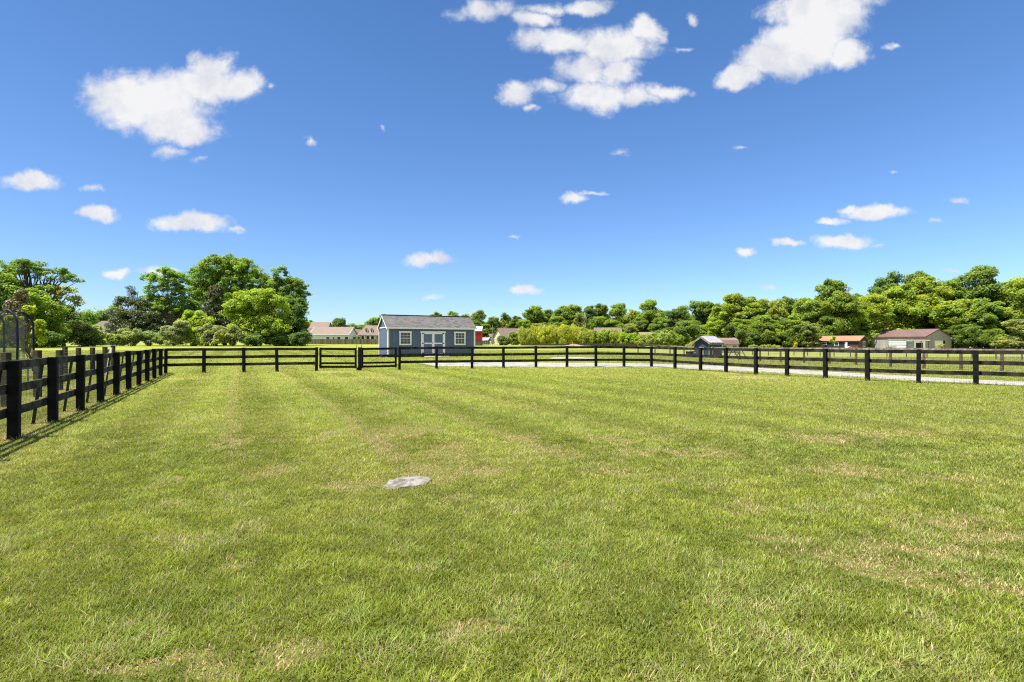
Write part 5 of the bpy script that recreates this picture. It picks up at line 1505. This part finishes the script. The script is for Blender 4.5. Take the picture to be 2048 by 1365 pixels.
def blades(x, y, seg3, hscale, wfun, name, label=None):
    n1, n2, n3, n4, stripe, straw, worn, q = lawn_props(x, y)
    keep = ~in_poly(x, y, ROAD)
    # mind the stone, the trampled bare spots and the shed footprint
    keep &= (((x - stx) / .195) ** 2 + ((y - sty) / .205) ** 2) > 1.0
    keep &= rs.uniform(size=len(x)) > worn * .1 * (straw > .5)
    lx = (x - SX) * math.cos(TH) + (y - SY) * math.sin(TH); ly = -(x - SX) * math.sin(TH) + (y - SY) * math.cos(TH)
    keep &= ~((lx > 0) & (lx < SL) & (ly > 0) & (ly < SW)) & ~((lx > x0 - .05) & (lx < x1) & (ly > -1.5) & (ly < .1))
    x, y, n1, n2, n3, n4, stripe, straw, worn, q = [a[keep] for a in (x, y, n1, n2, n3, n4, stripe, straw, worn, q)]
    n = len(x); z = terr(x, y)
    clump_ = sst(.52, .72, fbm(x * 4.2, y * 4.2, 71, 4)) * (.35 + .65 * vnoise(x * .8, y * .8, 72))
    clump_ = rs.uniform(size=n) < clump_ * .6
    twig = rs.uniform(size=n) < .0009 * (y < 12)
    dead = (rs.uniform(size=n) < straw * .92) & ~clump_ | twig
    lay = dead & (rs.uniform(size=n) < .6)
    tuft = sst(.55, .75, n4) * .5 + sst(.5, .7, n2) * .35
    h = hscale * (.55 + .55 * rs.uniform(size=n)) * (.85 + .7 * tuft) * (1 - .45 * np.clip(worn, 0, 1))
    h = h * np.where(clump_, 1.2, 1)
    far_r = (y > 36) & (x > 8)
    h = h * np.where(far_r, 1.7, 1.0)
    h = np.where(lay, h * .25, h)
    ang = rs.uniform(0, 2 * np.pi, n)
    lean = rs.uniform(.3, 1.9, n) * h + np.where(lay, hscale * rs.uniform(.3, .8, n), 0)
    lean = lean + np.where(twig, rs.uniform(.05, .13, n), 0)
    wd = wfun(y) * rs.uniform(.65, 1.35, n) * np.where(clump_, 1.25, 1) * np.where(rs.uniform(size=n) < .06, 1.9, 1)
    lx_, ly_ = np.cos(ang) * lean, np.sin(ang) * lean
    # mowing lay: the stripes lean towards or away from the viewer
    ly_ += stripe * .35 * h
    sx_, sy_ = -np.sin(ang + rs.normal(0, .5, n)) * wd / 2, np.cos(ang + rs.normal(0, .5, n)) * wd / 2
    b = np.stack([x, y, z - .004], 1); s = np.stack([sx_, sy_, np.zeros(n)], 1)
    tip = b + np.stack([lx_, ly_, h + .008], 1)
    # colours: three kinds of turf mixed by patches
    t1 = sst(.34, .66, n1 * .45 + n2 * .3 + n4 * .25); t2 = sst(.42, .66, n3 + .3 * (n1 - .5)); t3 = rs.uniform(size=n)
    ca = np.array((.172, .218, .024)); cb2 = np.array((.262, .300, .034)); cc2 = np.array((.210, .272, .062)); cd = np.array((.320, .318, .085))
    g = ca * (1 - t1)[:, None] + cb2 * t1[:, None]
    m_ = (sst(.52, .68, n2 * .6 + n4 * .4) * .65)[:, None]; g = g * (1 - m_) + cc2 * m_
    m_ = (t2 * .55 * (t3 > .35))[:, None]; g = g * (1 - m_) + cd * m_
    rfar = (sst(34, 40, y) * sst(4, 14, x) * .6)[:, None]; g = g * (1 - rfar) + np.array((.20, .215, .075)) * rfar
    g = g * rs.uniform(.62, 1.30, n)[:, None] * (.86 + .28 * sst(.3, .7, n4))[:, None] * (1 + .20 * stripe)[:, None]  # stripe factor paints the light on alternate mowing lean into the colour
    g = np.where(clump_[:, None], g * np.array((.80, .85, .72)), g)
    d = np.array((.44, .35, .19))[None] * rs.uniform(.5, 1.2, n)[:, None]; d = d * np.where(rs.uniform(size=n) < .3, .7, 1)[:, None]
    reddish = (worn > .35)[:, None]; d = np.where(reddish, d * np.array((1.22, 1.16, 1.18)), d)
    col = np.where(dead[:, None], d, g)
    if seg3:
        mid = b + np.stack([lx_ * .33, ly_ * .33, h * .62], 1)
        v = np.stack([b - s, b + s, mid - s * .85, mid + s * .85, tip], 1).reshape(-1, 3)
        i0 = np.arange(n)[:, None] * 5
        f = np.concatenate([i0 + np.array([0, 1, 3]), i0 + np.array([0, 3, 2]), i0 + np.array([2, 3, 4])], 1).reshape(-1, 3)
        k5 = 5
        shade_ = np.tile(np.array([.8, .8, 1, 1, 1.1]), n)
    else:
        v = np.stack([b - s, b + s, tip], 1).reshape(-1, 3); f = np.arange(n * 3).reshape(-1, 3); k5 = 3
        shade_ = np.ones(n * 3)
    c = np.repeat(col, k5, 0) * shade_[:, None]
    o_ = np_mesh(name, v, f, M['grass'], None, np.clip(c, .003, .9), k=3)
    o_['kind'] = 'stuff'
    return o_, n


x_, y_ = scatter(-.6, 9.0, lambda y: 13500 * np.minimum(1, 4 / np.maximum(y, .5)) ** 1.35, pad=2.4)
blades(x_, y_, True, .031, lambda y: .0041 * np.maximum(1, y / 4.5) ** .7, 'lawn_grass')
# the lawn goes on beyond both sides of the view
x_, y_ = scatter(-4, 9.0, lambda y: 2600 + 0 * y, side=.9, pad=9)
k_ = np.abs(x_) > 1.12 * y_ + 2.3
blades(x_[k_], y_[k_], False, .036, lambda y: .0085 + 0 * y, 'lawn_grass')
x_, y_ = scatter(9.0, 62.0, lambda y: 8500 * (4 / 9) ** 1.35 * (9 / y) ** 1.75, side=1.12, pad=6)
blades(x_, y_, False, .040, lambda y: .0068 * (y / 9) ** .95, 'meadow_grass')
# taller untrimmed tufts around the fence posts
tx_, ty_ = [], []
for (px_, py_) in list(left_posts[:12]) + rear_l + rear_r + right_posts[:10]:
    k = 90
    tx_.append(px_ + rs.normal(0, .12, k)); ty_.append(py_ + rs.normal(0, .12, k))
for a_, b_ in zip(RN, RN[1:]):
    k = int((b_ - a_).length * 60); t = rs.uniform(size=k)
    tx_.append(a_.x + (b_.x - a_.x) * t + rs.normal(0, .08, k)); ty_.append(a_.y + (b_.y - a_.y) * t - .12 + rs.normal(0, .10, k))
x_, y_ = np.concatenate(tx_), np.concatenate(ty_)
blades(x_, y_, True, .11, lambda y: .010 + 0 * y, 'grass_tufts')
